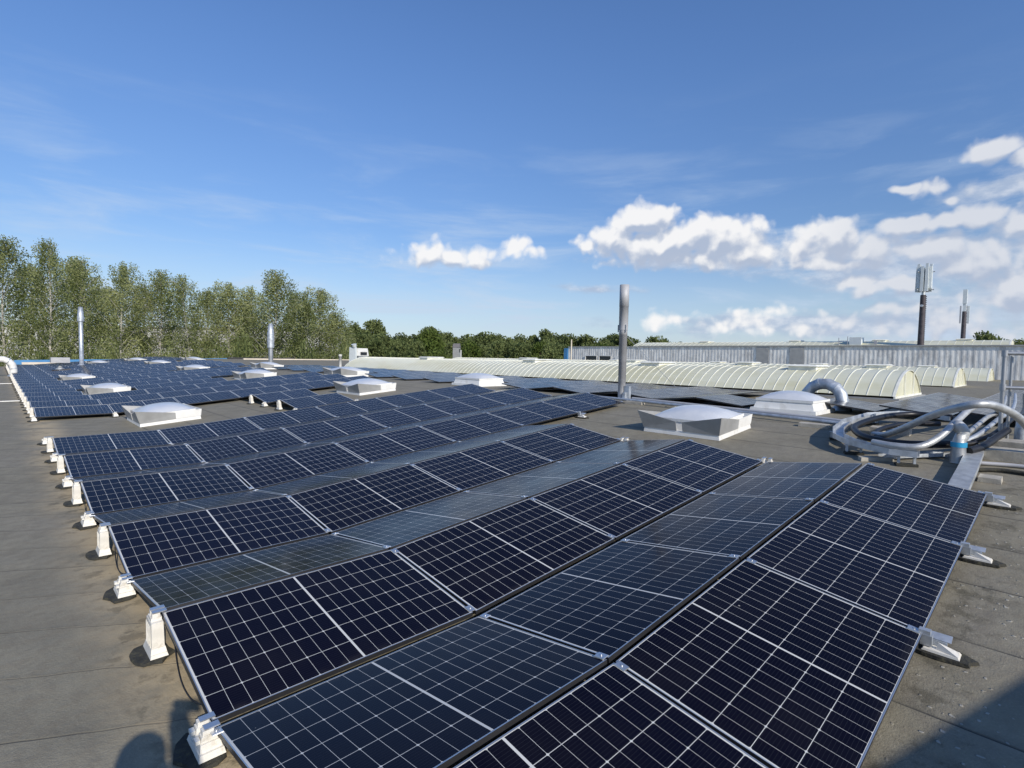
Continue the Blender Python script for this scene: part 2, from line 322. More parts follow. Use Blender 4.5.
MT['bark'] = simple('birch_bark', (0.40, 0.38, 0.34), 0.8, 0, 0.35, 3.0)
MT['darkbark'] = simple('oak_bark', (0.10, 0.08, 0.06), 0.9)

# ---------------------------------------------------------------- mesh helpers
class MB:
    def __init__(s): s.v = []; s.f = []; s.m = []; s.uv = {}; s.smooth = set()
    def add(s, vs, fs, mi=0, smooth=False):
        o = len(s.v); s.v += [tuple(p) for p in vs]
        for f in fs:
            if smooth: s.smooth.add(len(s.f))
            s.f.append(tuple(i + o for i in f)); s.m.append(mi)
    def hexa(s, b, t, mi=0):     # b, t: four bottom / top corners counter-clockwise
        s.add(list(b) + list(t), [(3, 2, 1, 0), (4, 5, 6, 7), (0, 1, 5, 4), (1, 2, 6, 5), (2, 3, 7, 6), (3, 0, 4, 7)], mi)
    def box(s, x0, x1, y0, y1, z0, z1, mi=0, ix=0.0, iy=0.0):
        s.hexa([(x0, y0, z0), (x1, y0, z0), (x1, y1, z0), (x0, y1, z0)],
               [(x0 + ix, y0 + iy, z1), (x1 - ix, y0 + iy, z1), (x1 - ix, y1 - iy, z1), (x0 + ix, y1 - iy, z1)], mi)
    def tube(s, pts, r, seg=12, mi=0, caps=True, smooth=True):
        pts = [Vector(p) for p in pts]; n = len(pts)
        rs = r if isinstance(r, (list, tuple)) else [r] * n
        rings = []; prev = None
        for i, p in enumerate(pts):
            t = (pts[min(i + 1, n - 1)] - pts[max(i - 1, 0)]).normalized()
            if prev is None:
                a = Vector((0, 0, 1)) if abs(t.z) < 0.9 else Vector((1, 0, 0))
                x = t.cross(a).normalized()
            else: x = (prev - t * prev.dot(t)).normalized()
            prev = x; y = t.cross(x)
            rings.append([p + (x * math.cos(2 * math.pi * k / seg) + y * math.sin(2 * math.pi * k / seg)) * rs[i] for k in range(seg)])
        vs = [q for rg in rings for q in rg]; fs = []
        for i in range(n - 1):
            for k in range(seg):
                k2 = (k + 1) % seg; fs.append((i * seg + k, i * seg + k2, (i + 1) * seg + k2, (i + 1) * seg + k))
        s.add(vs, fs, mi, smooth)
        if caps: s.add(rings[0], [tuple(range(seg - 1, -1, -1))], mi); s.add(rings[-1], [tuple(range(seg))], mi)
    def lathe(s, prof, seg=16, mi=0, c=(0, 0, 0)):
        s.tube([(c[0], c[1], c[2] + z) for z, r in prof], [r for z, r in prof], seg, mi)
    def build(s, name, mats, parent=None, loc=None, mw=None, auto=None):
        me = bpy.data.meshes.new(name); me.from_pydata(s.v, [], s.f)
        for m in (mats if isinstance(mats, (list, tuple)) else [mats]): me.materials.append(m)
        if any(s.m): me.polygons.foreach_set('material_index', s.m)
        if s.smooth: me.polygons.foreach_set('use_smooth', [i in s.smooth for i in range(len(s.f))])
        me.update()
        o = bpy.data.objects.new(name, me); COL.objects.link(o)
        if parent: o.parent = parent
        if loc is not None: o.location = loc
        if mw is not None: o.matrix_world = mw
        return o
def tag(o, label=None, cat=None, group=None, kind=None):
    if label: o['label'] = label
    if cat: o['category'] = cat
    if group: o['group'] = group
    if kind: o['kind'] = kind
    return o
def empty(name, mw=None, loc=None):
    o = bpy.data.objects.new(name, None); COL.objects.link(o); o.empty_display_size = 0.2
    if mw is not None: o.matrix_world = mw
    if loc is not None: o.location = loc
    return o
def roof_mw(u, v, h=0.0, rot=0.0, slope=None):
    """matrix of a thing standing on the roof, its z axis normal to the local roof slope"""
    e = 0.02; p = WR(u, v, h)
    x = (WR(u + e, v) - WR(u - e, v)).normalized(); y = M3 @ Vector((0, 1, 0)); z = x.cross(y)
    m = Matrix(((x.x, y.x, z.x, p.x), (x.y, y.y, z.y, p.y), (x.z, y.z, z.z, p.z), (0, 0, 0, 1)))
    return m @ Matrix.Rotation(rot, 4, 'Z')
def plumb_mw(u, v, h=0.0, rot=0.0):
    return Matrix.Translation(WR(u, v, h)) @ Matrix.Rotation(rot, 4, 'Z')
def dup(o, parent=None, mw=None):
    c = o.copy(); COL.objects.link(c)
    if parent is not None: c.parent = parent
    for ch in o.children:
        d = ch.copy(); COL.objects.link(d); d.parent = c
        for gch in ch.children:
            e = gch.copy(); COL.objects.link(e); e.parent = d
    if mw is not None: c.matrix_world = mw
    return c

# ---------------------------------------------------------------- setting: terrain, roof
GZ = -8.0
tm = MB()
NX = 60
for i in range(NX + 1):
    for j in range(NX + 1):
        x = -6000 + 12000 * i / NX; y = -6000 + 12000 * j / NX
        tm.v.append((x, y, GZ))
for i in range(NX):
    for j in range(NX):
        a = i * (NX + 1) + j; tm.f.append((a, a + NX + 1, a + NX + 2, a + 1)); tm.m.append(0)
tag(tm.build('ground', MT['terrain']), kind='structure')

us = [-7.0, -4, -2, -1, 0, 1, 1.742, 2.5, 4, 6, 8, 10, 11.3, 12.5, 15, 18, 22, 30, 40, 49.9]
vs_ = [-22, -16, -12, -8, -6, -4, -3, -2, -1, 0, 1, 2, 3, 5, 8, 12, 16, 22, 30, 36, 45, 55, 66]
rm = MB()
nu, nv = len(us), len(vs_)
for u in us:
    for v in vs_: rm.v.append(tuple(WR(u, v)))
for i in range(nu - 1):
    for j in range(nv - 1):
        rm.f.append((i * nv + j, (i + 1) * nv + j, (i + 1) * nv + j + 1, i * nv + j + 1)); rm.m.append(0)
# outer walls of the hall under the roof edge
def skirt(pts):
    for p, q in zip(pts[:-1], pts[1:]):
        a = WR(*p); b = WR(*q); rm.add([a, b, (b.x, b.y, GZ - 0.2), (a.x, a.y, GZ - 0.2)], [(0, 1, 2, 3)], 1)
skirt([(u, vs_[0]) for u in us][::-1]); skirt([(u, vs_[-1]) for u in us]); skirt([(us[0], v) for v in (vs_[0], vs_[-1])]); skirt([(us[-1], v) for v in (vs_[-1], vs_[0])])
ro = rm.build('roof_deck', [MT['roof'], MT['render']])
uvl = ro.data.uv_layers.new(name='UVMap')
coord = [(u, v) for u in us for v in vs_]
for lp in ro.data.loops:
    if lp.vertex_index < len(coord): uvl.data[lp.index].uv = coord[lp.vertex_index]
tag(ro, kind='structure')

# ---------------------------------------------------------------- solar panels
PL, PW, PT = 1.722, 1.134, 0.032
TILT = 0.1418; PA = PW * math.cos(TILT); PH = PW * math.sin(TILT)
G1, G2, PP = 0.049, 0.069, 1.7418
PER = 2 * PA + G1 + G2
LOWH = 0.12
def VR(r, w):
    k = r // 2 - 1
    if r % 2 == 0: return k * PER + (PA if w == 'h' else 0)
    return (k + 1) * PER - G2 - (PA if w == 'h' else 0)
def make_panel():
    t = empty('solar_panel')
    f = MB(); x, y, z, w = PL / 2, PW / 2, 0, 0.006
    z0, z1 = -PT, 0.0
    for (a0, a1, b0, b1) in ((-x, x, -y, -y + w), (-x, x, y - w, y), (-x, -x + w, -y + w, y - w), (x - w, x, -y + w, y - w)):
        f.box(a0, a1, b0, b1, z0, z1, 2); top = len(f.m) - 5; f.m[top] = 0      # silver lip, dark anodised sides
    f.box(-x + w, x - w, -y + w, y - w, z0 + 0.012, z0 + 0.018, 1)      # back sheet
    fo = f.build('frame', [MT['alu'], MT['darkgap'], MT['frameside']], t)
    for sy in (-1, 1):
        c = MB(); c.box(x - 0.016, x + 0.036, sy * (y - 0.045) - 0.035, sy * (y - 0.045) + 0.035, 0.001, 0.006, 0, 0.002, 0.002)
        c.lathe([(0.0062, 0.008), (0.011, 0.008)], 8, 0, (x + 0.010, sy * (y - 0.045), 0)); c.build('clamp', MT['alu'], t)
    l = MB(); xi, yi = x - w, y - w
    l.add([(-xi, -yi, -0.002), (xi, -yi, -0.002), (xi, yi, -0.002), (-xi, yi, -0.002)], [(0, 1, 2, 3)])
    l.add([(-xi, -yi, -0.007), (xi, -yi, -0.007), (xi, yi, -0.007), (-xi, yi, -0.007)], [(3, 2, 1, 0)])
    lo = l.build('cell_sheet', MT['cells'], t)
    uvp(lo, xi, yi)
    return t
def uvp(o, xi, yi, only=None):
    ul = o.data.uv_layers.new(name='UVMap')
    for lp in o.data.loops:
        p = o.data.vertices[lp.vertex_index].co
        ul.data[lp.index].uv = ((p.x + xi) / (2 * xi), (p.y + yi) / (2 * yi))
def far_panel_obj():
    f = MB(); x, y, w = PL / 2, PW / 2, 0.006
    f.box(-x, x, -y, y, -PT, -0.003, 1)
    f.box(-x, x, -y, -y + w, -0.002, 0.0); f.box(-x, x, y - w, y, -0.002, 0.0); f.box(-x, -x + w, -y + w, y - w, -0.002, 0); f.box(x - w, x, -y + w, y - w, -0.002, 0)
    xi, yi = x - w, y - w
    f.add([(-xi, -yi, -0.0015), (xi, -yi, -0.0015), (xi, yi, -0.0015), (-xi, yi, -0.0015)], [(0, 1, 2, 3)], 2)
    o = f.build('solar_panel', [MT['alu'], MT['frameside'], MT['cells']]); uvp(o, xi, yi); return o

SKY = [  # skylights: u, v, size u, size v, label
 (8.88, 1.98, 1.30, 1.50, 'large white skylight with grey wind deflectors just behind the near panel rows'),
 (12.05, 1.36, 1.30, 1.35, 'white domed skylight on the ridge in front of the curved silver duct'),
 (12.35, 12.5, 1.35, 1.6, 'white domed skylight peeking over the ridge left of the tall grey chimney'),
 (8.75, 14.45, 1.40, 1.7, 'white skylight standing on bare felt in the middle of the roof'),
 (2.55, 14.4, 1.40, 1.9, 'white skylight with dome in front of the left far panel block'),
 (2.65, 25.6, 1.40, 1.9, 'white skylight second from the front in the left line of skylights'),
 (2.65, 36.8, 1.40, 1.9, 'white skylight third from the front in the left line of skylights'),
 (8.7, 25.6, 1.40, 1.9, 'white skylight among the far panels right behind the bare felt one'),
 (8.5, 36.4, 1.40, 1.9, 'white skylight far back between the two slim chimneys, nearer one'),
 (8.7, 48.0, 1.40, 1.9, 'white skylight far back between the two slim chimneys, middle one'),
 (8.7, 57.5, 1.40, 1.9, 'tiny white skylight farthest back behind the two middle ones'),
 (5.8, 57.0, 1.40, 1.9, 'tiny white skylight right of the slim left chimney near the parapet'),
 (11.9, 51.0, 1.40, 1.9, 'flat white skylight by the blue parapet far back'),
 (12.1, 33.6, 1.40, 1.8, 'white skylight at the foot of the stubby silver chimney'),
 (11.6, 21.6, 1.40, 1.8, 'white skylight beside the short white vent pipe on the ridge'),
]
def clear_of_sky(u0, u1, v0, v1):
    for i, s in enumerate(SKY):
        mu_, mv = s[2] / 2 + 0.1, s[3] / 2 + 0.1
        if u1 > s[0] - mu_ and u0 < s[0] + mu_ and v1 > s[1] - mv and v0 < s[1] + mv: return False
    return True
present = {}
def want(r, i):
    if r <= 5: return i <= 3
    if r <= 10: return i <= 5
    if r == 11: return False
    if r <= 15: return i == 3
    if r > 54: return False
    lim = 6 if r < 30 else 7
    if not (0 <= i < lim): return False
    if i == 6 and r < 33: return False
    return True
for r in range(0, 56):
    for i in range(0, 7):
        if not want(r, i): continue
        u0, u1 = i * PP, i * PP + PL; v0, v1 = sorted((VR(r, 'l'), VR(r, 'h')))
        if r > 10 and not clear_of_sky(u0, u1, v0, v1): continue
        present[(r, i)] = 1
def panel_mw(ua, ub, vl, vh, h_l=LOWH, h_h=LOWH + PH, zf=zr):
    def P(u, v, h): return W(u, v, zf(u) + zv(v) + h)
    a, b = P(ua, vl, h_l), P(ub, vl, h_l); c, d = P(ua, vh, h_h), P(ub, vh, h_h)
    x = (b - a + d - c).normalized(); y0 = (c - a + d - b)
    y = (y0 - x * y0.dot(x)).normalized(); z = x.cross(y)
    if z.z < 0: x = -x; z = -z
    jx, jz = random.uniform(-1, 1) * 0.0022, random.uniform(-1, 1) * 0.0022       # small errors of alignment
    z = (z + x * jx + y * jz).normalized(); x = (x - z * x.dot(z)).normalized(); y = z.cross(x)
    p = (a + b + c + d) / 4
    return Matrix(((x.x, y.x, z.x, p.x), (x.y, y.y, z.y, p.y), (x.z, y.z, z.z, p.z), (0, 0, 0, 1)))
ORD = ['zeroth', 'first', 'second', 'third', 'fourth', 'fifth', 'sixth', 'seventh', 'eighth', 'ninth', 'tenth', 'eleventh', 'twelfth', 'thirteenth', 'fourteenth', 'fifteenth', 'sixteenth', 'seventeenth', 'eighteenth', 'nineteenth']
TENS = {60: ('sixtieth','sixty'), 70: ('seventieth','seventy'), 80: ('eightieth','eighty'), 90: ('ninetieth','ninety'), 20: ('twentieth', 'twenty'), 30: ('thirtieth', 'thirty'), 40: ('fortieth', 'forty'), 50: ('fiftieth', 'fifty')}
def ordw(n):
    if n >= 100: return 'hundred-and-' + ordw(n - 100) if n > 100 else 'hundredth'
    if n < 20: return ORD[n]
    t = n // 10 * 10
    return TENS[t][0] if n == t else TENS[t][1] + '-' + ORD[n - t]
proto = make_panel(); proto_used = [False]
protof = far_panel_obj(); protof_used = [False]
def put_panel(mw, label, group, near):
    pr, us_ = (proto, proto_used) if near else (protof, protof_used)
    if not us_[0]: o = pr; us_[0] = True; o.matrix_world = mw
    else: o = dup(pr, mw=mw)
    tag(o, label, 'solar panel', group); return o
rows = sorted({r for r, i in present})
for (r, i) in sorted(present):
    if r > 17 and r % 2 == 1: continue         # slope away from the viewer behind taller ridges, never in view
    mw = panel_mw(i * PP, i * PP + PL, VR(r, 'l'), VR(r, 'h'))
    kind = 'black solar panel tilted towards the viewer' if r % 2 == 0 else 'sheeny solar panel tilted away from the viewer'
    rn = r // 2 + 1
    lab = f'{kind}, {ORD[i + 1]} from left in {ordw(rn)} such row'
    put_panel(mw, lab, 'solar panels on the left slope of the roof', r <= 10)

# panels beyond the ridge
B0 = 11.75
for r in range(4, 33):
    if r % 2 == 1 and r > 12: continue
    for i in range(3):
        ua = B0 + i * PP; ub = ua + PL; v0, v1 = sorted((VR(r, 'l'), VR(r, 'h')))
        if not clear_of_sky(ua, ub, v0 , v1): continue
        if r == 4 and i > 0: continue
        mw = panel_mw(ua, ub, VR(r, 'l'), VR(r, 'h'), 0.07, 0.19)
        lab = f'solar panel below the pale vault, {ORD[i + 1]} from the ridge, strip {ordw(r - 3)} counted leftwards'
        put_panel(mw, lab, 'solar panels between the ridge and the long vault', False)
# panels at the far right, in front of the vault ends
for k in range(-1, 3):
    for i in range(8):
        if k == -1 and i > 0: continue
        if k == 0 and i > 3: continue
        ua = 12.3 + i * PP; ub = ua + PL
        vh = -0.22 - k * 1.19; vl = vh - PA
        mw = panel_mw(ua, ub, vl, vh, 0.12, 0.26)
        put_panel(mw, f'glossy solar panel behind the cable loops, {ORD[i + 1]} going back in {["outermost left", "left", "middle", "right"][k + 1]} line', 'solar panels behind the cable loops', False)

# ---------------------------------------------------------------- feet
def mk_ridge_foot():
    t = empty('tall_panel_stand')
    m = MB(); rnd = random.Random(3)
    pts = [(math.cos(a) * 0.085 * (1 + 0.6 * rnd.random()) - 0.02, math.sin(a) * 0.14 * (1 + 0.35 * rnd.random())) for a in [k * math.pi / 7 for k in range(14)]]
    m.add([(x, y, 0.004) for x, y in pts] + [(x * .97, y * .97, 0.022) for x, y in pts], [tuple(range(14, 28))] + [(k, (k + 1) % 14, 14 + (k + 1) % 14, 14 + k) for k in range(14)])
    m.build('rubber_mat', MT['rubber'], t)
    b = MB(); b.box(-0.05, 0.05, -0.12, 0.12, 0.024, 0.045, 0, 0.005, 0.01); b.box(-0.045, 0.045, -0.105, 0.105, 0.0455, 0.078, 0, 0.006, 0.015)
    b.build('base_plate', MT['whiteplastic'], t)
    p = MB(); p.box(-0.036, 0.036, -0.085, 0.085, 0.0785, 0.24, 0, 0.003, 0.006)
    for k in range(4): p.box(-0.042, -0.0365, -0.066 + k * 0.038, -0.056 + k * 0.038, 0.08, 0.225, 0, 0.001, 0.001)
    p.box(-0.03, 0.03, -0.05, 0.05, 0.2405, 0.262); p.box(-0.022, 0.022, -0.045, -0.012, 0.2625, 0.29); p.box(-0.022, 0.022, 0.012, 0.045, 0.2625, 0.29)
    p.build('upright', MT['whiteplastic'], t)
    for s_ in (-1, 1): c = MB(); c.box(-0.02, 0.06, s_ * 0.029 - 0.021, s_ * 0.029 + 0.021, 0.2905, 0.297); c.build('clamp', MT['alu'], t)
    return t
def mk_valley_foot():
    t = empty('low_panel_stand')
    m = MB(); rnd = random.Random(5)
    pts = [(math.cos(a) * 0.095 * (1 + 0.6 * rnd.random()) - 0.02, math.sin(a) * 0.15 * (1 + 0.35 * rnd.random())) for a in [k * math.pi / 7 for k in range(14)]]
    m.add([(x, y, 0.004) for x, y in pts] + [(x * .97, y * .97, 0.022) for x, y in pts], [tuple(range(14, 28))] + [(k, (k + 1) % 14, 14 + (k + 1) % 14, 14 + k) for k in range(14)])
    m.build('rubber_mat', MT['rubber'], t)
    b = MB(); b.box(-0.06, 0.06, -0.115, 0.115, 0.024, 0.052, 0, 0.006, 0.012); b.box(-0.05, 0.05, -0.09, 0.09, 0.0525, 0.088, 0, 0.006, 0.01)
    b.build('base_plate', MT['whiteplastic'], t)
    for s_ in (-1, 1):
        p = MB(); y = s_ * 0.045
        p.box(-0.04, 0.035, y - 0.026, y + 0.026, 0.0885, 0.118, 0, 0.004, 0.003); p.box(-0.03, 0.02, y - 0.018, y + 0.018, 0.1185, 0.142)
        p.box(-0.062, -0.0405, y - 0.02, y + 0.02, 0.0885, 0.108)
        p.build('upright', MT['whiteplastic'], t)
        c = MB(); c.box(-0.02, 0.05, s_ * 0.041 - 0.021, s_ * 0.041 + 0.021, 0.1425, 0.149); c.build('clamp', MT['alu'], t)
    return t
def mk_edge_foot():
    t = empty('edge_panel_stand')
    m = MB(); rnd = random.Random(8)
    pts = [(math.cos(a) * 0.075 * (1 + 0.5 * rnd.random()), -0.07 + math.sin(a) * 0.15 * (1 + 0.3 * rnd.random())) for a in [k * math.pi / 7 for k in range(14)]]
    m.add([(x, y, 0.004) for x, y in pts] + [(x * .97, y * .97, 0.024) for x, y in pts], [tuple(range(14, 28))] + [(k, (k + 1) % 14, 14 + (k + 1) % 14, 14 + k) for k in range(14)])
    m.build('rubber_mat', MT['rubber'], t)
    b = MB(); b.box(-0.05, 0.04, -0.17, 0.02, 0.026, 0.04, 0, 0.004, 0.01)
    b.add([(-0.045, -0.165, 0.041), (0.03, -0.16, 0.041), (-0.02, -0.05, 0.041), (-0.01, -0.06, 0.085)], [(0, 2, 1), (0, 1, 3), (1, 2, 3), (2, 0, 3)])
    b.build('base_plate', MT['whiteplastic'], t)
    p = MB(); p.box(-0.025, 0.02, -0.03, 0.03, 0.0465, 0.115); p.box(-0.02, 0.02, -0.02, 0.04, 0.1155, 0.142)
    p.hexa([(0.03, -0.12, 0.08), (0.085, -0.12, 0.10), (0.085, -0.01, 0.10), (0.03, -0.01, 0.08)], [(0.028, -0.12, 0.084), (0.083, -0.12, 0.104), (0.083, -0.01, 0.104), (0.028, -0.01, 0.084)])
    p.box(0.022, 0.036, -0.10, -0.03, 0.0465, 0.078)
    p.build('bracket', MT['galv'], t)
    return t
feet = {'ridge': (mk_ridge_foot(), [False]), 'valley': (mk_valley_foot(), [False]), 'edge': (mk_edge_foot(), [False])}
def put_foot(kind, u, v, label, group, rot=0.0):
    pr, us_ = feet[kind]; mw = roof_mw(u, v, 0.002, rot)
    if not us_[0]: o = pr; us_[0] = True; o.matrix_world = mw
    else: o = dup(pr, mw=mw)
    tag(o, label, 'panel stand', group)
# left row ends
for r in range(2, 56, 2):
    v = VR(r, 'l') - G2 / 2
    if r != 12 and r != 14:
        put_foot('valley', -0.05, v, f'low white panel foot at the left array edge, {ordw(r // 2)} low foot from front', 'low panel feet along the left array edge')
    if (r, 0) in present:
        put_foot('ridge', -0.05, VR(r, 'h') + G1 / 2, f'tall white panel foot at the left array edge, {ordw(r // 2)} tall foot from front', 'tall panel feet along the left array edge')
put_foot('valley', -0.05, VR(12, 'l') - 0.05, 'low white panel foot behind the last row of the near left block', 'low panel feet along the left array edge')
# left flank of the panel block that starts at the fourth column
for r in (12, 14):
    put_foot('valley', 3 * PP - 0.06, VR(r, 'l') - G2 / 2, f'low white foot on bare felt left of the middle skylight, {"nearer" if r == 12 else "farther"}', 'feet at the stepped edge of the middle block')
    put_foot('ridge', 3 * PP - 0.06, VR(r, 'h') + G1 / 2, f'tall white foot on bare felt left of the middle skylight, {"nearer" if r == 12 else "farther"}', 'feet at the stepped edge of the middle block')
for i in (1, 2, 4, 5):
    put_foot('valley', i * PP, VR(16, 'l') - 0.05, f'small white foot under the front edge of the far block, number {ORD[i]} gap', 'feet under exposed front edges')
put_foot('valley', 4 * PP + 0.02, VR(12, 'l') - 0.05, 'small white foot at the step right of the middle block', 'feet under exposed front edges')
for r, i, t_ in ((2, 4, 'between the second and third ridges'), (4, 4, 'at the right end of the third row')):
    put_foot('valley', i * PP + 0.05, VR(r, 'l') - G2 / 2, f'small foot at the stepped right row ends, {t_}', 'feet at right row ends')
put_foot('edge', 5 * PP, VR(6, 'l') - 0.03, 'small bracket foot under the exposed front edge left of the large skylight', 'edge brackets')
for i in (1, 2, 3, 4):
    put_foot('edge', i * PP + (0.0 if i < 4 else -0.02), VR(0, 'l') - 0.02, f'silver bracket foot on rubber mat at the right array edge, {ORD[5 - i]} from the back', 'edge brackets')

# ---------------------------------------------------------------- skylights
def mk_skylight(su, sv, tall, plates=True):
    t = empty('skylight')
    a, b = su / 2, sv / 2
    m = MB(); m.box(-a, a, -b, b, 0.004, 0.085, 0, 0.01, 0.01); m.build('base_flange', MT['whitemetal'], t)
    m = MB(); h = 0.24
    m.box(-a + 0.06, a - 0.06, -b + 0.06, b - 0.06, 0.0855, h, 0, 0.05, 0.05); m.build('curb', MT['whitemetal'], t)
    m = MB(); m.box(-a + 0.09, a - 0.09, -b + 0.09, b - 0.09, h + 0.0005, h + 0.05, 0, 0.0, 0.0); m.build('rim', MT['whitemetal'], t)
    m = MB(); N = 14; aa, bb = a - 0.10, b - 0.10
    for i in range(N + 1):
        for j in range(N + 1):
            x = -1 + 2 * i / N; y = -1 + 2 * j / N
            z = h + 0.052 + 0.17 * ((1 - abs(x) ** 2.2) * (1 - abs(y) ** 2.2)) ** 0.72
            m.v.append((x * aa, y * bb, z))
    for i in range(N):
        for j in range(N):
            q = i * (N + 1) + j; m.smooth.add(len(m.f)); m.f.append((q, q + N + 1, q + N + 2, q + 1)); m.m.append(0)
    m.build('dome', MT['dome'], t)
    if not plates: return t
    # wind deflector plates along the left side, taller at the corners, with returns along the neighbouring sides
    m = MB(); hc, hm, o = tall, tall * 0.62, 0.08
    def plate(p0, p1, p2, p3, n):   # quad with thickness n
        m.hexa([p0, p1, tuple(p1[k] + n[k] for k in range(3)), tuple(p0[k] + n[k] for k in range(3))], [p3, p2, tuple(p2[k] + n[k] for k in range(3)), tuple(p3[k] + n[k] for k in range(3))])
    for s_ in (-1, 1):
        plate((-a, s_ * b, 0.09), (-a, s_ * 0.06, 0.09), (-a - 0.02, s_ * 0.06, hm), (-a - o, s_ * (b + o), hc), (0.012, 0, 0))
        plate((-a + 0.014, s_ * b, 0.09), (a * 0.15, s_ * b, 0.09), (a * 0.15, s_ * (b + 0.02), hm), (-a - o + 0.014, s_ * (b + o), hc), (0, -s_ * 0.012, 0))
    m.build('wind_deflector', [MT['greywhite']], t)
    m = MB()
    for s_ in (-1, 1): plate((a * 0.15 + 0.003, s_ * b, 0.09), (a, s_ * b, 0.09), (a + 0.03, s_ * (b + 0.02), hm * 1.05), (a * 0.15 + 0.003, s_ * (b + 0.02), hm), (0, -s_ * 0.012, 0))
    plate((a, -b + .014, 0.09), (a, b - .014, 0.09), (a + 0.03, b - .014, hm * 1.05), (a + 0.03, -b + .014, hm * 1.05), (-0.012, 0, 0))
    m.build('side_plate', MT['whitemetal'], t)
    return t
for k, (u, v, su, sv, lab) in enumerate(SKY):
    t = mk_skylight(su, sv, 0.42, k not in (1, 2)); t.matrix_world = roof_mw(u, v, 0.0)
    tag(t, lab, 'skylight', 'domed skylights on the roof')

# ---------------------------------------------------------------- barrel vaults
def arc_pts(w, rise, n):
    Rr = (w * w / 4 + rise * rise) / (2 * rise); th = math.asin(w / 2 / Rr)
    return [(Rr * math.sin(-th + 2 * th * k / n), Rr * math.cos(-th + 2 * th * k / n) - (Rr - rise)) for k in range(n + 1)]
def vault(u_c, v0, v1, w, rise, base_h, step, label, zbase, tilt_end=True, curb=0.3):
    """barrel rooflight running along v; local x across, y along, z up (plumb)"""
    o0 = W(u_c, v0, 0); o0.z = zbase
    t = empty('vaulted_rooflight', loc=o0)
    t.rotation_euler = (0, 0, math.atan2((M3 @ Vector((0, 1, 0))).y, (M3 @ Vector((0, 1, 0))).x) - math.pi / 2)
    Ln = v1 - v0; ap = arc_pts(w, rise, 20)
    m = MB()
    vs = [(x, y, z + base_h) for y in (0.0, Ln) for x, z in ap]; n = len(ap)
    m.add(vs, [(k, k + 1, n + k + 1, n + k) for k in range(n - 1)], 0, True)
    m.add([(x, 0, z + base_h) for x, z in ap], [tuple(range(n))]); m.add([(x, Ln, z + base_h) for x, z in ap], [tuple(range(n - 1, -1, -1))])
    m.build('vault_sheet', MT['vault'], t)
    r = MB(); ap2 = arc_pts(w + 0.03, rise + 0.016, 20)
    nb = int(round(Ln / step))
    for k in range(nb + 1):
        y = Ln * k / nb; hw = 0.011 if 0 < k < nb else 0.04
        y0, y1 = y - hw, y + hw
        vs = []
        for x, z in ap2: vs += [(x, y0, z + base_h), (x, y1, z + base_h)]
        r.add(vs, [(2 * q, 2 * q + 2, 2 * q + 3, 2 * q + 1) for q in range(n - 1)], 0)
        vs = [(x, y0, z + base_h) for x, z in ap2] + [(x, y0, z + base_h - 0.016) for x, z in ap2]
        r.add(vs, [(q + n, q + n + 1, q + 1, q) for q in range(n - 1)])
    for x in (-w / 6, w / 6):       # mullions of the end wall
        zz = rise * (1 - (2 * x / w) ** 2); r.box(x - 0.025, x + 0.025, -0.045, -0.003, base_h, base_h + zz)
    r.box(-w / 2 - 0.05, w / 2 + 0.05, -0.05, -0.002, base_h - 0.06, base_h - 0.001)
    r.build('ribs', MT['vaultrib'], t)
    c = MB(); c.box(-w / 2 - 0.12, w / 2 + 0.12, -0.15, Ln + 0.15, base_h - curb - 0.06, base_h - 0.062)
    c.build('curb', MT['greywhite'], t)
    # raised smoke vents on the crown
    for q, fy in enumerate((0.085, 0.26, 0.47, 0.75)):
        if Ln < 20 and q: break
        s = MB(); y = Ln * fy
        s.box(-0.65, 0.65, y - 0.45, y + 0.45, base_h + rise - 0.10, base_h + rise + 0.06, 0, 0.0, 0.0)
        s.box(-0.72, 0.72, y - 0.52, y + 0.52, base_h + rise + 0.061, base_h + rise + 0.12, 0, 0.1, 0.1)
        s.build('smoke_vent', MT['vaultrib'], t)
    tag(t, label, 'rooflight', 'barrel vaulted rooflights')
    return t
eye = mc.z
ZB = eye - 0.97
vault(20.4, 0.73, 35.6, 3.8, 0.77, 0.0, 0.345, 'long pale barrel vaulted rooflight stretching left behind the ridge', ZB)
vault(33.1, 0.9, 40, 3.9, 0.84, 0.0, 0.40, 'barrel vaulted rooflight partly yellowed, showing right of the long one', ZB - 0.02)
vault(46.3, 0.85, 40, 3.9, 0.84, 0.0, 0.46, 'small far barrel vaulted rooflight closest to the streaked grey wall', ZB - 0.05)

# ---------------------------------------------------------------- corrugated hall wall behind
hall = empty('corrugated_hall', loc=(lambda p: (p.x, p.y, eye))(W(50, 0, 0)))
ang = math.atan2((M3 @ Vector((0, 1, 0))).y, (M3 @ Vector((0, 1, 0))).x) - math.pi / 2
hall.rotation_euler = (0, 0, ang)
m = MB(); y0, y1 = -9.0, 40.0; N = int((y1 - y0) / 0.08); zt, zb = 1.36, -1.9
vs = []
for k in range(N + 1):
    y = y0 + (y1 - y0) * k / N; x = -0.013 if (k // 2) % 2 else 0.0
    vs += [(x, y, zb), (x, y, zt)]
m.add(vs, [(2 * k, 2 * k + 2, 2 * k + 3, 2 * k + 1) for k in range(N)])
m.build('facade', MT['facade'], hall)
m = MB(); m.box(0.02, 30, y0, y1, -9, zt - 0.05); m.build('building_block', MT['render'], hall)
m = MB(); m.box(-0.12, 0.3, y0, 30.0, zt + 0.002, zt + 0.10); m.box(-0.10, 0.3, 30.002, y1, zt + 0.002, zt + 0.06); m.build('eaves_trim', MT['greywhite'], hall)
m = MB(); m.box(-0.10, 0.02, 40.001, 40.6, -1.9, 1.20); m.build('blue_corner', MT['blue'], hall)
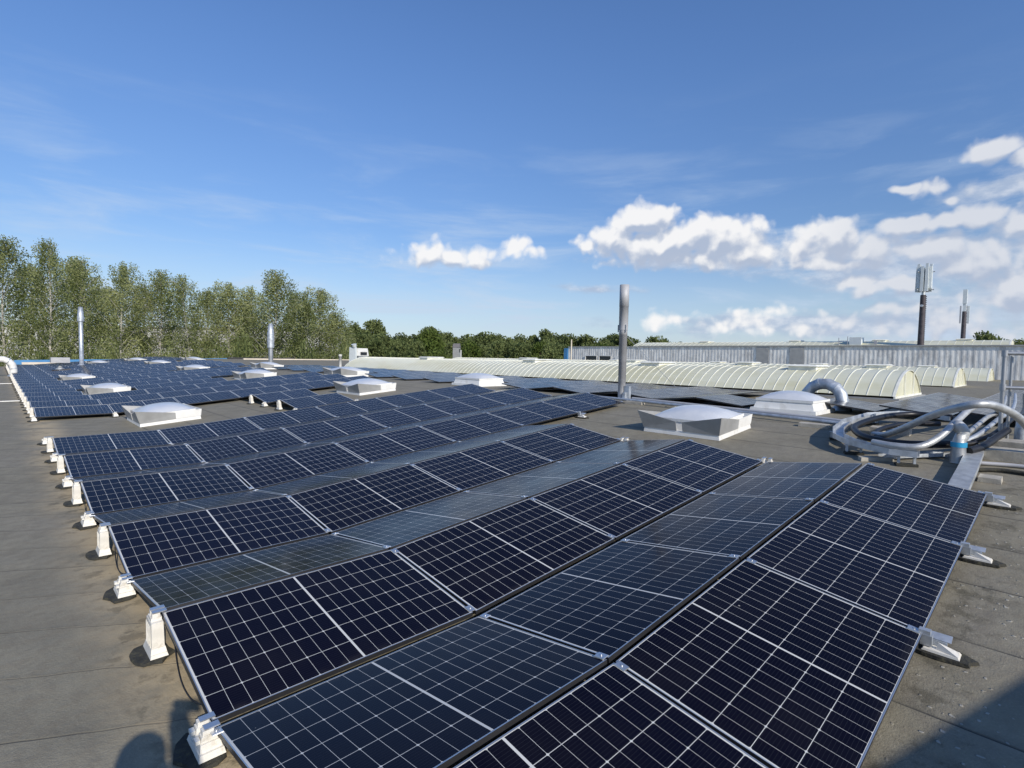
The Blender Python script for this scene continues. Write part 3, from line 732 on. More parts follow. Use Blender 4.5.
for a_, b_ in ((35.6, 37.2), (33.6, 35.2)):
    m = MB(); m.box(-0.07, -0.02, a_, b_, -0.75, 0.30); w_ = m.build('window', MT['window'], hall)
    f_ = MB(); f_.box(-0.13, -0.071, a_ - 0.08, a_, -0.8, 0.36); f_.box(-0.13, -0.071, b_, b_ + 0.08, -0.8, 0.36); f_.box(-0.13, -0.071, a_, b_, 0.30, 0.36)
    f_.build('frame', MT['whitemetal'], w_)
m = MB(); m.box(-0.14, -0.06, 31.5, 33.0, -0.9, 0.25); m.build('door', MT['whitemetal'], hall)
for y in (13.4, 16.3):
    m = MB(); m.box(-0.075, -0.051, y, y + 1.1, -1.9, zt - 0.02); m.build('grey_strip', MT['greywhite'], hall)
tag(hall, 'long grey streaked corrugated hall wall with two dark windows at its left end', 'building')
vault(52.2, 0.3, 31.0, 3.6, 0.46, 0.0, 0.5, 'low ribbed pale rooflight on top of the corrugated hall', eye + 1.40, curb=0.1)

# ---------------------------------------------------------------- masts and rooftop units on the hall
def u_depth(px, py, u):
    d = M3.transposed() @ raydir(px, py); return (u - CAM.x) / d.x
def mast(px, base_y, top_y, depth, label, kind):
    b = far_at(px, base_y, depth); t0 = far_at(px, top_y, depth)
    h = (t0 - b).length
    t = empty('antenna_mast', loc=b)
    m = MB(); r = depth * 0.0052 if kind == 0 else depth * 0.0038
    z1 = h * (0.62 if kind == 0 else 0.72)
    m.tube([(0, 0, -3), (0, 0, z1 if kind == 0 else h * 0.6)], [r * 1.1, r * 0.85], 12)
    for k in range(26):
        z = z1 * k / 26; m.box(r * 0.5, r * 1.25, -r * 0.9, r * 0.2, z, z + 0.06)
    m.build('pole', MT['mastgrey'], t)
    if kind == 0:
        m = MB(); m.tube([(0, 0, z1), (0, 0, h * 0.95)], r * 0.55, 10)
        for a in range(3):
            an = a * 2.094 + 0.5; m.tube([(0, 0, h * 0.68), (math.cos(an) * r * 3, math.sin(an) * r * 3, h * 0.68)], r * 0.2, 6); m.tube([(0, 0, h * 0.9), (math.cos(an) * r * 3, math.sin(an) * r * 3, h * 0.9)], r * 0.2, 6)
        m.tube([(-r * 1.2, 0, z1 * 0.78), (-r * 2.4, 0, z1 * 0.78)], r * 0.45, 8)
        m.tube([(r, 0, z1 * 0.95), (r * 2.4, 0, z1 * 0.95), (r * 2.2, 0, z1 * 0.68), (r, 0, z1 * 0.7)], r * 0.18, 6)
        m.build('head_frame', MT['galv'], t)
        for a in range(9):
            an = a * 2 * math.pi / 9 + 0.2; m = MB(); rr_ = r * 1.9
            x, y = math.cos(an) * rr_, math.sin(an) * rr_; w = r * 0.5
            zb_ = h * (0.66 if a % 3 else 0.70); m.box(x - w, x + w, y - w, y + w, zb_, h * (1.0 if a % 2 else 0.965), 0, w * 0.2, w * 0.2)
            m.build('antenna', MT['antenna'], t)
    else:
        m = MB(); m.box(-r * 0.9, r * 0.9, -r * 0.8, r * 0.8, h * 0.74, h * 1.0); m.box(-r*.6, r*.6, -r*.6, r*.6, h * 0.60, h * 0.739); m.build('antenna', MT['antenna'], t)
        m = MB(); d = mr.normalized() * r * 2.0
        m.box(d.x - r * 0.45, d.x + r * 0.45, d.y - r * 0.45, d.y + r * 0.45, h * 0.38, h * 0.70); m.build('antenna', MT['antenna'], t)
        m = MB(); d = -mr.normalized() * r * 1.9
        m.box(d.x - r * 0.3, d.x + r * 0.3, d.y - r * 0.3, d.y + r * 0.3, h * 0.38, h * 0.70); m.build('antenna', MT['greymetal'], t)
    t.scale = (1, 1, 1)
    tag(t, label, 'antenna mast', 'mobile phone masts')
mast(920.5, 345, 265, u_depth(920, 345, 50.2), 'taller antenna mast with a ring of pale panels on top, nearer the middle', 0)
mast(962.5, 344, 290, u_depth(962, 345, 55.5), 'thinner shorter antenna mast on the right with stacked slim antennas', 1)
def on_hall(px, y_px, depth): return far_at(px, y_px, depth)
u_ = empty('rooftop_unit', loc=far_at(857, 345, u_depth(857, 345, 51))); u_.rotation_euler = (0, 0, ang)
m = MB(); m.box(-0.5, 0.5, -0.4, 0.45, -0.1, 0.62); m.build('housing', MT['antenna'], u_)
m = MB(); m.box(-0.5, -0.45, 0.55, 0.60, 0, 0.7); m.box(-0.5, -0.45, 1.2, 1.25, 0, 0.6); m.box(-0.5, -0.45, 0.601, 1.199, 0.3, 0.35); m.box(-0.5, -.45, -1.5, -1.3, 0, 0.35); m.build('railing', MT['greymetal'], u_)
tag(u_, 'pale boxy ventilation unit with railing on top of the corrugated hall', 'rooftop unit')
p_ = far_at(571, 362, 60); m = MB(); m.tube([(0, 0, -2), (0, 0, 2.5)], 0.07, 8)
tag(m.build('flue_pipe', MT['cream'], loc=p_), 'thin cream pipe at the blue corner of the corrugated hall', 'pipe')

# ---------------------------------------------------------------- chimneys
def chimney(u, v, segs, label, mat_, base=True, seg=20):
    t = empty('chimney', mw=plumb_mw(u, v, -0.05))
    m = MB(); p = []
    for z, r in segs: p.append((z, r))
    m.lathe(p, seg); m.build('flue', mat_, t)
    return tag(t, label, 'chimney')
ch = chimney(11.5, 5.52, [(0, 0.10), (0.55, 0.10), (0.551, 0.103), (1.06, 0.103), (1.061, 0.106), (1.79, 0.106), (1.791, 0.11), (1.92, 0.11)], 'tall slim grey metal chimney standing on the roof ridge', MT['greymetal'])
m = MB(); m.lathe([(1.9205, 0.122), (2.55, 0.122), (2.551, 0.126), (3.13, 0.126), (3.13, 0.09)], 20); m.build('cowl', MT['greymetal'], ch)
m = MB()
for z in (0.56, 1.07, 1.42, 1.80): m.lathe([(z, 0.1005), (z, 0.114), (z + 0.03, 0.114), (z + 0.03, 0.1005)], 20)
for a in range(3):
    an = a * 2.1; m.box(math.cos(an) * 0.135 - 0.012, math.cos(an) * 0.135 + 0.012, math.sin(an) * 0.135 - 0.012, math.sin(an) * 0.135 + 0.012, 1.86, 2.06)
m.build('joint_band', MT['steel'], ch)
m = MB(); m.box(-0.14, 0.14, -0.20, -0.12, 0.03, 0.25); m.box(-0.05, 0.05, -0.26, -0.11, 0.03, 0.42); m.box(-0.3, 0.3, -0.3, 0.3, 0.02, 0.06); m.build('base_bracket', MT['galv'], ch)
m = MB(); m.tube([(0.1, 0, 1.8), (1.9, -0.55, 0.35)], 0.006, 6); m.build('stay_wire', MT['galv'], ch)
c2_ = chimney(4.4, 54.0, [(0, 0.50), (0.10, 0.50), (0.35, 0.2), (0.36, 0.15), (3.9, 0.15)], 'slim light grey chimney in front of the birches at far left', MT['galv'], seg=12)
m = MB(); m.lathe([(3.901, 0.24), (4.2, 0.24), (5.1, 0.15), (5.1, 0.1)], 12); m.build('cowl', MT['galv'], c2_)
c3_ = chimney(14.6, 40.0, [(0, 0.17), (1.45, 0.17)], 'stubby silver chimney with bulging top before the birches', MT['steel'], seg=12)
m = MB(); m.lathe([(1.451, 0.25), (2.5, 0.25), (3.3, 0.14), (3.3, 0.1)], 12); m.build('cowl', MT['galv'], c3_)
c4_ = chimney(14.6, 28.4, [(0, 0.09), (0.95, 0.09), (0.951, 0.11), (1.08, 0.10)], 'short white vent pipe left of the long vault', MT['whitemetal'], seg=10)
# mushroom vent at far left
t = empty('vent_cap', mw=plumb_mw(2.75, 50.0)); m = MB(); m.lathe([(0, 0.26), (0.30, 0.26), (0.31, 0.14), (0.7, 0.14)], 12); m.build('pipe', MT['galv'], t)
m = MB(); m.box(-0.55, 0.55, -0.55, 0.55, 0.71, 1.10); m.build('cap', MT['greymetal'], t); tag(t, 'boxy grey vent cap on a short pipe left of the left chimney', 'vent')
# curved ducts
def arch_duct(u, v, span, rise, r, dirv, label, mt, name='bent_duct'):
    t = empty(name, mw=plumb_mw(u, v, 0)); m = MB(); pts = []
    n = 7
    pts.append((0, 0, -0.1))
    for k in range(n + 1):
        a = math.pi * k / n; pts.append(((1 - math.cos(a)) / 2 * span * dirv[0], (1 - math.cos(a)) / 2 * span * dirv[1], rise - span / 2 + math.sin(a) * span / 2))
    pts.append((span * dirv[0], span * dirv[1], rise - span / 2 - 0.25))
    m.tube(pts, r, 16, smooth=True); m.build('duct', mt, t)
    for k in (1, 3, 5, 8):
        f = MB()
        p, q = Vector(pts[k]), Vector(pts[k] if k + 1 >= len(pts) else pts[k + 1]); d = (q - p).normalized() * 0.03
        f.tube([p - d, p + d], r * 1.05, 16); f.build('joint_band', MT['galv'], t)
    f = MB(); f.lathe([(0, r * 1.6), (0.06, r * 1.5), (0.14, r * 1.02)], 16); f.build('flange', MT['galv'], t)
    return tag(t, label, 'duct')
arch_duct(13.35, 0.72, 0.85, 0.60, 0.13, (0.15, 0.99), 'curved silver ventilation duct behind the ridge skylight', MT['galv'])
arch_duct(0.1, 46, 1.25, 1.15, 0.2, (-1.0, 0.0), 'pale curved duct at the far left end of the array', MT['whitemetal'])

# ---------------------------------------------------------------- parapets at the far roof edge
def slab_uv(name, ua, ub, v, h0, h1, mt, label, cat, th=0.3):
    m = MB(); a0 = WR(ua, v, 0); b0 = WR(ub, v, 0)
    zb_ = min(a0.z, b0.z) - 0.5
    m.hexa([(a0.x, a0.y, zb_), (b0.x, b0.y, zb_), (b0.x, b0.y + th, zb_), (a0.x, a0.y + th, zb_)], [(a0.x, a0.y, eye + h0), (b0.x, b0.y, eye + h1), (b0.x, b0.y + th, eye + h1), (a0.x, a0.y + th, eye + h0)])
    return tag(m.build(name, mt), label, cat)
slab_uv('parapet', 1.0, 8.0, 64.5, -1.30, -1.22, MT['cream'], 'cream parapet with a white top at the far left roof edge', 'parapet')
slab_uv('sheet_wall', 0.5, 24.0, 65.3, -1.12, -0.62, MT['blue'], 'long blue sheet edge of the roof in front of the birches', 'wall')
slab_uv('parapet', 19.5, 36.0, 62.0, -0.70, -0.70, MT['cream'], 'cream low parapet behind the stubby silver chimney', 'parapet')
slab_uv('sheet_wall', 18.5, 26.0, 64.2, -0.62, -0.58, MT['darkgap'], 'dark low sheet wall right of the blue roof edge', 'wall')

# ---------------------------------------------------------------- cables, trays, pipes on the right
def catmull(pts, n=8):
    P = [Vector(p) for p in pts]; P = [P[0] * 2 - P[1]] + P + [P[-1] * 2 - P[-2]]; out = []
    for i in range(1, len(P) - 2):
        for k in range(n):
            t = k / n; a, b, c, d = P[i - 1], P[i], P[i + 1], P[i + 2]
            out.append(0.5 * ((2 * b) + (c - a) * t + (2 * a - 5 * b + 4 * c - d) * t * t + (3 * b - a - 3 * c + d) * t ** 3))
    out.append(P[-2]); return out
def RP(pts): return [WR(*p) for p in pts]
def hose(name, pts, r, mt, label, cat, n=8, ribs=0.0, group=None):
    c = catmull(RP(pts), n); base = c[0].copy()
    rs = [r * (1 + (ribs if k % 2 else 0)) for k in range(len(c))]
    m = MB(); m.tube([p - base for p in c], rs, 14)
    return tag(m.build(name, mt, loc=base), label, cat, group)
def channel(name, pts, w, h, mt, label, cat, th=0.006, sm=0, covers=False):
    """open U channel tray along a polyline on the roof"""
    c = catmull(RP(pts), sm) if sm else [Vector(p) for p in RP(pts)]
    base = c[0].copy(); c = [p - base for p in c]; L_, Rr_ = [], []
    for i, p in enumerate(c):
        d = (c[min(i + 1, len(c) - 1)] - c[max(i - 1, 0)]); d.z = 0; d.normalize(); s = Vector((-d.y, d.x, 0))
        L_.append(p + s * w / 2); Rr_.append(p - s * w / 2)
    t = empty(name, loc=base)
    m = MB(); z = Vector((0, 0, h)); q = Vector((0, 0, th))
    for A, B in ((L_, Rr_),):
        for i in range(len(c) - 1):
            m.hexa([A[i], B[i], B[i + 1], A[i + 1]], [A[i] + q, B[i] + q, B[i + 1] + q, A[i + 1] + q])
            for S1, S2, sg in ((A[i], A[i + 1], 1), (B[i], B[i + 1], -1)):
                dd = (B[i] - A[i]).normalized() * th * sg; up = q * 1.05
                m.hexa([S1 + up, S1 + dd + up, S2 + dd + up, S2 + up], [S1 + z, S1 + dd + z, S2 + dd + z, S2 + z])
    m.build('tray', mt, t)
    if covers:
        m = MB(); z2 = z + Vector((0, 0, 0.002)); z3 = z2 + q
        for i in range(len(c) - 1):
            m.hexa([L_[i] + z2, Rr_[i] + z2, Rr_[i + 1] + z2, L_[i + 1] + z2], [L_[i] + z3, Rr_[i] + z3, Rr_[i + 1] + z3, L_[i + 1] + z3])
        m.build('cover', MT['foil'], t)
    return tag(t, label, cat)
# faceted loop of perforated tray
loop = [(11.2, -1.55, .22), (11.6, -1.1, .22), (11.5, -0.75, .22), (10.95, -0.38, .22), (10.1, -0.22, .22), (9.35, -0.28, .22), (8.85, -0.42, .22), (8.55, -0.66, .22), (8.35, -0.95, .22), (8.2, -1.25, .22), (8.2, -1.55, .22)]
channel('cable_tray', [(u, v, 0.14) for u, v, _ in loop], 0.16, 0.08, MT['galv'], 'bent silver cable tray curving in a loop on the roof felt', 'cable tray')
hose('cable_bundle', [(11.3, -1.5, .19), (11.35, -0.95, .19), (10.7, -0.6, .2), (9.7, -0.45, .2), (9.05, -0.65, .2), (8.75, -0.95, .2), (8.7, -1.35, .2), (9.0, -1.8, .2)], 0.05, MT['black'], 'thick black cable bundle lying inside the looped tray', 'cable')
hose('cable_bundle', [(10.9, -1.4, .13), (10.6, -0.95, .13), (9.9, -0.75, .13), (9.3, -0.85, .13), (9.0, -1.15, .13), (9.1, -1.6, .13), (9.6, -2.0, .12)], 0.04, MT['black'], 'thinner black cables inside the loop, closer to its middle', 'cable')
hose('insulated_pipe', [(9.5, -0.75, .12), (9.2, -0.98, .2), (8.85, -1.3, .42), (8.55, -1.62, .66), (8.3, -1.9, .82), (8.25, -2.12, .90), (8.45, -2.28, .86), (8.8, -2.45, .70), (9.1, -2.62, .42), (9.2, -2.75, .15)], 0.05, MT['foil'], 'silver jacketed pipe arching high over the cable loop', 'pipe', 10)
hose('insulated_pipe', [(8.3, -1.0, .26), (8.22, -1.28, .26), (8.25, -1.55, .28), (8.5, -1.72, .38), (8.9, -1.85, .55), (9.5, -1.95, .66), (10.4, -2.05, .6), (11.8, -2.05, .35), (13.5, -1.95, .2), (16, -1.8, .2)], 0.043, MT['foil'], 'silver jacketed pipe sweeping low around the loop then back', 'pipe', 10)
for k in range(3):
    hose('insulated_pipe', [(9.6 + k * .1, -1.75 - k * .10, .10), (10.2, -1.85 - k * .14, .16), (11.5, -1.95 - k * .16, .22), (13.5, -1.95 - k * .17, .2), (17, -1.8 - k * .18, .2), (22, -1.5 - k * .2, .2)], 0.034, [MT['foil'], MT['galv'], MT['black']][k], ['silver pipe of the bundle running straight back, left one', 'dull silver pipe of the bundle running straight back, middle one', 'black pipe of the bundle running straight back, right one'][k], 'pipe')
channel('cable_tray', [(6.75, -2.11, .06), (8.0, -2.08, .06), (9.13, -2.04, .06)], 0.19, 0.06, MT['galv'], 'straight covered silver tray running to the corner of the nearest row', 'cable tray', covers=True)
channel('cable_tray', [(9.0, -1.75, .03), (8.35, -1.1, .03)], 0.14, 0.05, MT['galv'], 'low tray section crossing under the looped tray', 'cable tray')
m = MB()
for (u, v) in ((8.35, -0.95), (8.2, -1.4), (8.9, -0.45), (10.6, -0.32), (11.5, -0.95)):
    pass
def support(u, v, label, mt='galv', s=(0.12, 0.25, 0.13), rot=0.4):
    t = empty('tray_support', mw=plumb_mw(u, v, 0, rot)); m = MB(); a, b, c = s
    m.box(-a / 2, a / 2, -b / 2, b / 2, 0.002, 0.035); m.build('foot', MT['rubber'], t)
    m = MB(); m.box(-0.02, 0.02, -b / 2 + .02, -b / 2 + 0.05, 0.036, c); m.box(-0.02, 0.02, b / 2 - .05, b / 2 - 0.02, 0.036, c); m.box(-0.025, 0.025, -b / 2, b / 2, c + 0.0005, c + 0.008); m.build('bracket', MT['galv'], t)
    tag(t, label, 'support', 'supports under the cable tray loop')
for (u, v, l) in ((8.5, -0.72, 'small bracket under the nearest left bend of the looped tray'), (8.2, -1.42, 'small bracket under the front of the looped tray'), (9.35, -0.28, 'small bracket under the left side of the looped tray'), (10.95, -0.38, 'small bracket under the rear left bend of the looped tray')): support(u, v, l)
def block(u, v, su, sv, h, label, rot=0.0, z=0.0):
    m = MB(); m.box(-su / 2, su / 2, -sv / 2, sv / 2, 0.002, h, 0, 0.006, 0.006)
    tag(m.build('concrete_block', MT['concrete'], mw=roof_mw(u, v, z, rot)), label, 'block', 'concrete ballast blocks')
block(8.28, -1.05, 0.12, 0.42, 0.055, 'flat pale block lying under the front of the looped tray', 0.6)
block(7.98, -2.3, 0.20, 0.22, 0.06, 'small pale block beside the straight tray')
block(9.25, -2.33, 0.26, 0.62, 0.15, 'concrete block in front of the steel pipe frame, nearer one')
block(9.75, -2.45, 0.26, 0.70, 0.18, 'concrete block in front of the steel pipe frame, farther one')
block(10.2, -0.65, 0.2, 0.2, 0.12, 'pale block inside the cable loop, left')
block(10.3, -1.0, 0.2, 0.2, 0.12, 'pale block inside the cable loop, right')
block(10.9, 4.7, 0.16, 0.5, 0.07, 'thin pale block lying at the foot of the tall chimney')
block(10.2, 0.35, 0.14, 0.5, 0.07, 'thin pale block under the ridge conduit near the looped tray')
for r, w_ in ((2, 'first'), (4, 'second'), (6, 'third'), (8, 'fourth')):
    a_, b_ = VR(r, 'l'), VR(r, 'h')
    hose('panel_cable', [(0.06, a_ + 0.12, .13), (0.0, a_ + 0.3, .06), (-0.015, a_ + 0.52, .035), (0.0, a_ + 0.75, .07), (0.04, b_ - 0.12, .21)], 0.0045, MT['black'], f'thin black cable sagging under the left row end, {w_} from front', 'cable', 6, 0.0, 'cables under the left row ends')
# long conduits along the ridge
hose('ridge_conduit', [(11.0, 5.9, .09), (10.9, 4.5, .09), (10.75, 3.2, .09), (10.6, 1.9, .09), (10.45, 0.6, .09), (10.35, -0.1, .09)], 0.035, MT['galv'], 'straight grey conduit along the ridge, nearer one', 'conduit', 6)
hose('ridge_conduit', [(11.25, 5.0, .08), (11.05, 3.2, .08), (10.9, 1.9, .08), (10.75, 0.6, .08), (10.6, -0.1, .08)], 0.035, MT['greymetal'], 'straight grey conduit along the ridge, farther one', 'conduit', 6)
for k, (u, v) in enumerate(((10.95, 3.7), (10.85, 2.6))): block(u + 0.02, v, 0.12, 0.22, 0.05, ['small white block under the ridge conduits, left', 'small white block under the ridge conduits, right'][k])
# standing vent with blue clamp
t = empty('standing_vent', mw=plumb_mw(8.75, -1.90))
t.scale = (0.82, 0.82, 1.0)
m = MB(); m.lathe([(0, 0.12), (0.03, 0.112), (0.22, 0.10)], 18); m.build('base_cone', MT['steel'], t)
m = MB(); m.lathe([(0.2205, 0.112), (0.285, 0.112)], 18); m.box(0.10, 0.14, -0.02, 0.02, 0.24, 0.27); m.build('blue_clamp', MT['bluefoil'], t)
m = MB(); m.tube([(0, 0, 0.286), (0, 0, 0.30), (0.02, -0.02, 0.345), (0.04, -0.04, 0.36), (0.045, -0.045, 0.42), (0.03, -0.03, 0.46), (-0.02, 0.02, 0.50), (-0.06, 0.05, 0.515), (-.08, .06, .51)], [0.092, 0.085, 0.092, 0.083, 0.092, 0.083, 0.09, 0.07, 0.02], 16); m.build('elbow', MT['foil'], t)
tag(t, 'shiny silver vent pipe with bright blue clamp beside the straight tray', 'vent')
t = empty('standing_vent', mw=plumb_mw(10.2, -2.45))
m = MB(); m.lathe([(0, 0.09), (0.3, 0.08)], 14); m.tube([(0, 0, 0.3), (0, 0, 0.36), (0.1, -0.05, 0.42), (0.3, -0.12, 0.42)], 0.075, 14); m.build('pipe', MT['foil'], t)
tag(t, 'small silver bent pipe behind the steel pipe frame', 'vent')
# pipe frame at the right edge
t = empty('pipe_frame', mw=plumb_mw(10.35, -2.20))
dv = (M3 @ Vector((0.35, -1, 0))).normalized(); dx_, dy_ = dv.x, dv.y
m = MB(); m.tube([(0, 0, 0), (0, 0, 1.40)], 0.028, 12); m.build('post', MT['steel'], t)
m = MB(); m.tube([(0.14, -0.075, 0), (0.14, -0.075, 1.34)], 0.020, 12); m.build('post', MT['steel'], t)
m = MB(); m.tube([(0, 0, 1.38), (dx_ * 1.6, dy_ * 1.6, 1.38)], 0.030, 12); m.build('top_rail', MT['steel'], t)
m = MB(); m.tube([(0, 0, 0.86), (dx_ * 1.6, dy_ * 1.6, 0.86)], 0.026, 12); m.build('lower_rail', MT['steel'], t)
m = MB(); m.lathe([(1.33, 0.040), (1.425, 0.040)], 12); m.lathe([(0.81, 0.040), (0.91, 0.040)], 12); m.lathe([(0, 0.07), (0.02, 0.07)], 12); m.build('coupling', MT['steel'], t)
tag(t, 'galvanised steel pipe frame rising at the right edge of the roof', 'pipe frame')
hose('black_hose', [(8.85, -2.0, .16), (9.2, -2.12, .17), (9.7, -2.2, .2), (10.1, -2.3, .26)], 0.05, MT['black'], 'short black hose reaching from the straight tray to the pipe frame', 'hose')
hose('floor_pipe', [(8.35, -2.12, .03), (8.5, -2.4, .03), (8.4, -2.9, .03), (8.3, -3.6, .03)], 0.026, MT['rubber'], 'dark pipe lying on the felt right of the straight tray, nearer', 'pipe')
hose('floor_pipe', [(8.75, -2.1, .03), (8.85, -2.5, .03), (8.8, -3.0, .03), (8.7, -3.6, .03)], 0.026, MT['greymetal'], 'grey pipe lying on the felt right of the straight tray, farther', 'pipe')
hose('floor_pipe', [(9.3, -2.8, .04), (9.9, -3.0, .04), (11, -2.9, .04), (13, -2.4, .04), (16, -2.1, .04)], 0.04, MT['galv'], 'silver pipe lying on the roof behind the pipe frame', 'pipe')
for k, (v, y0_) in enumerate(((24.0, -0.3), (37.0, -0.3))):
    hose('lightning_wire', [(-0.15, v, .03), (-1.5, v + 0.1, .03), (-3.5, v + 0.2, .03), (-6.5, v + 0.3, .03)], 0.02, MT['whitemetal'], ['pale thin line crossing the left felt, nearer', 'pale thin line crossing the left felt, farther'][k], 'wire')

# ---------------------------------------------------------------- plant room behind the viewer that throws the corner shadow

t = empty('plant_room', mw=plumb_mw(0.89, -6.68, 0, R(-10.3)))
m = MB(); m.box(0, 9, -3.2, 0, -0.4, 2.52); m.build('wall', MT['render'], t)
m = MB(); m.box(-0.06, 9.06, -3.26, 0.06, 2.521, 2.60); m.build('roof_trim', MT['greymetal'], t)
m = MB(); m.box(3.0, 3.9, 0.003, 0.05, 0.0, 2.0); d_ = m.build('door', MT['greywhite'], t)
m = MB(); m.box(3.75, 3.8, 0.051, 0.10, 0.95, 1.05); m.build('handle', MT['alu'], d_)
tag(t, 'boxy rooftop plant room behind the viewer whose shadow falls on the lower right felt', 'plant room')

# ---------------------------------------------------------------- the person taking the picture, beside and behind the lens
def person():
    # joints in roof coordinates relative to the standing point; heights measured from the felt
    base = (-0.93, -2.72)
    g0 = W(base[0], base[1], zr(base[0]))
    def J(du, dv, h): p = W(base[0] + du, base[1] + dv, zr(base[0])); return Vector((p.x - g0.x, p.y - g0.y, h))
    fwd = Vector((mf.x, mf.y, 0)).normalized(); rgt = Vector((mr.x, mr.y, 0)).normalized()
    def K(r_, f_, h): return rgt * r_ + fwd * f_ + Vector((0, 0, h))
    cam_l = mc - g0
    hand = cam_l - fwd * 0.05 + Vector((0, 0, -0.06)) - rgt * 0.02
    sh = K(0.17, 0.0, 1.47)
    el = sh + (hand - sh) * 0.5 + Vector((0, 0, -0.10)) + rgt * 0.05
    verts = [K(0, 0, 0.98), K(0, 0, 1.15), K(0, 0, 1.35), K(0, 0, 1.50), K(0, 0.01, 1.56), K(0, 0.02, 1.62), K(0, 0.015, 1.72),
             sh, el, hand, K(-0.18, 0, 1.46), K(-0.25, 0.02, 1.18), K(-0.24, 0.14, 0.95),
             K(0.10, 0, 0.90), K(0.13, 0.03, 0.50), K(0.14, 0, 0.08), K(0.15, 0.16, 0.04),
             K(-0.10, 0, 0.90), K(-0.14, 0.02, 0.50), K(-0.16, -0.03, 0.08), K(-0.17, 0.12, 0.04)]
    rad = [.15, .14, .17, .10, .062, .10, .09, .12, .08, .05, .075, .045, .034, .10, .065, .045, .045, .10, .065, .045, .045]
    edges = [(0, 1), (1, 2), (2, 3), (3, 4), (4, 5), (5, 6), (3, 7), (7, 8), (8, 9), (3, 10), (10, 11), (11, 12), (0, 13), (13, 14), (14, 15), (15, 16), (0, 17), (17, 18), (18, 19), (19, 20)]
    hd = (hand - el).normalized()
    for hi, h0, dd, side in ((9, hand, hd, rgt), (12, verts[12], Vector((0, 0, -1)), fwd)):
        for k in range(4):
            a = len(verts); off = side * (-0.030 + 0.020 * k)
            verts += [h0 + off + dd * 0.05, h0 + off + dd * 0.09 + fwd * 0.005, h0 + off * 1.05 + dd * (0.115 + 0.006 * (1 - abs(k - 1.5))) - fwd * 0.01]
            rad += [.0105, .009, .0075]; edges += [(hi, a), (a, a + 1), (a + 1, a + 2)]
        a = len(verts); verts += [h0 - side * 0.045 + dd * 0.02, h0 - side * 0.06 + dd * 0.055]; rad += [.012, .009]; edges += [(hi, a), (a, a + 1)]
    me = bpy.data.meshes.new('person'); me.from_pydata([tuple(v) for v in verts], edges, [])
    o = bpy.data.objects.new('person', me); COL.objects.link(o); o.location = g0
    md = o.modifiers.new('skin', 'SKIN'); md.use_smooth_shade = True
    for k, v in enumerate(me.skin_vertices[0].data): v.radius = (rad[k], rad[k] * (0.72 if k in (0, 1, 2) else 1)); v.use_root = (k == 0)
    o.modifiers.new('sub', 'SUBSURF').levels = 1; o.modifiers['sub'].render_levels = 2
    me.materials.append(MT['cloth'])
    h = MB(); c = K(0, 0.0, 1.69); h.tube([c + Vector((0, 0, z)) for z in (-0.10, -0.05, 0.0, 0.05, 0.085, 0.105)], [0.085, 0.102, 0.108, 0.095, 0.062, 0.02], 14); h.build('hair', MT['darkbark'], o)
    tag(o, 'person in dark jacket holding up a phone, present only as a shadow', 'person')
    ph = MB(); q = cam_l + g0 - mf * 0.022
    ph.box(-0.075, 0.075, -0.036, 0.036, -0.004, 0.004)
    pm = Matrix(((mr.x, mu.x, mf.x, q.x), (mr.y, mu.y, mf.y, q.y), (mr.z, mu.z, mf.z, q.z), (0, 0, 0, 1)))
    tag(ph.build('phone', MT['black'], mw=pm), 'black phone held up just behind the lens', 'phone')
person()

# ---------------------------------------------------------------- trees
def leaf_cloud(mb_v, mb_f, tone, c, rad, n, size, rnd, droop=0.0, t0=0.5):
    for _ in range(n):
        a = rnd.random() * 2 * math.pi; z = rnd.uniform(-1, 1); rr = rnd.random() ** 0.45
        s = math.sqrt(1 - z * z)
        p = Vector((c[0] + rad[0] * rr * s * math.cos(a), c[1] + rad[1] * rr * s * math.sin(a), c[2] + rad[2] * rr * z - droop * rnd.random() ** 2))
        d1 = Vector((rnd.uniform(-1, 1), rnd.uniform(-1, 1), rnd.uniform(-1, 1))).normalized()
        d2 = d1.cross(Vector((rnd.uniform(-1, 1), rnd.uniform(-1, 1), rnd.uniform(-1, 1)))).normalized()
        sz = size * rnd.uniform(0.6, 1.3)
        o = len(mb_v); mb_v += [tuple(p - d1 * sz), tuple(p + d2 * sz * 0.55), tuple(p + d1 * sz), tuple(p - d2 * sz * 0.55)]
        mb_f.append((o, o + 1, o + 2, o + 3)); tone.append(min(1, max(0, t0 + rnd.uniform(-0.3, 0.3))))
def leaf_mesh(name, v, f, tone, mt):
    me = bpy.data.meshes.new(name); me.from_pydata(v, [], f); me.materials.append(mt)
    at = me.attributes.new('tone', 'FLOAT', 'FACE'); at.data.foreach_set('value', tone); return me
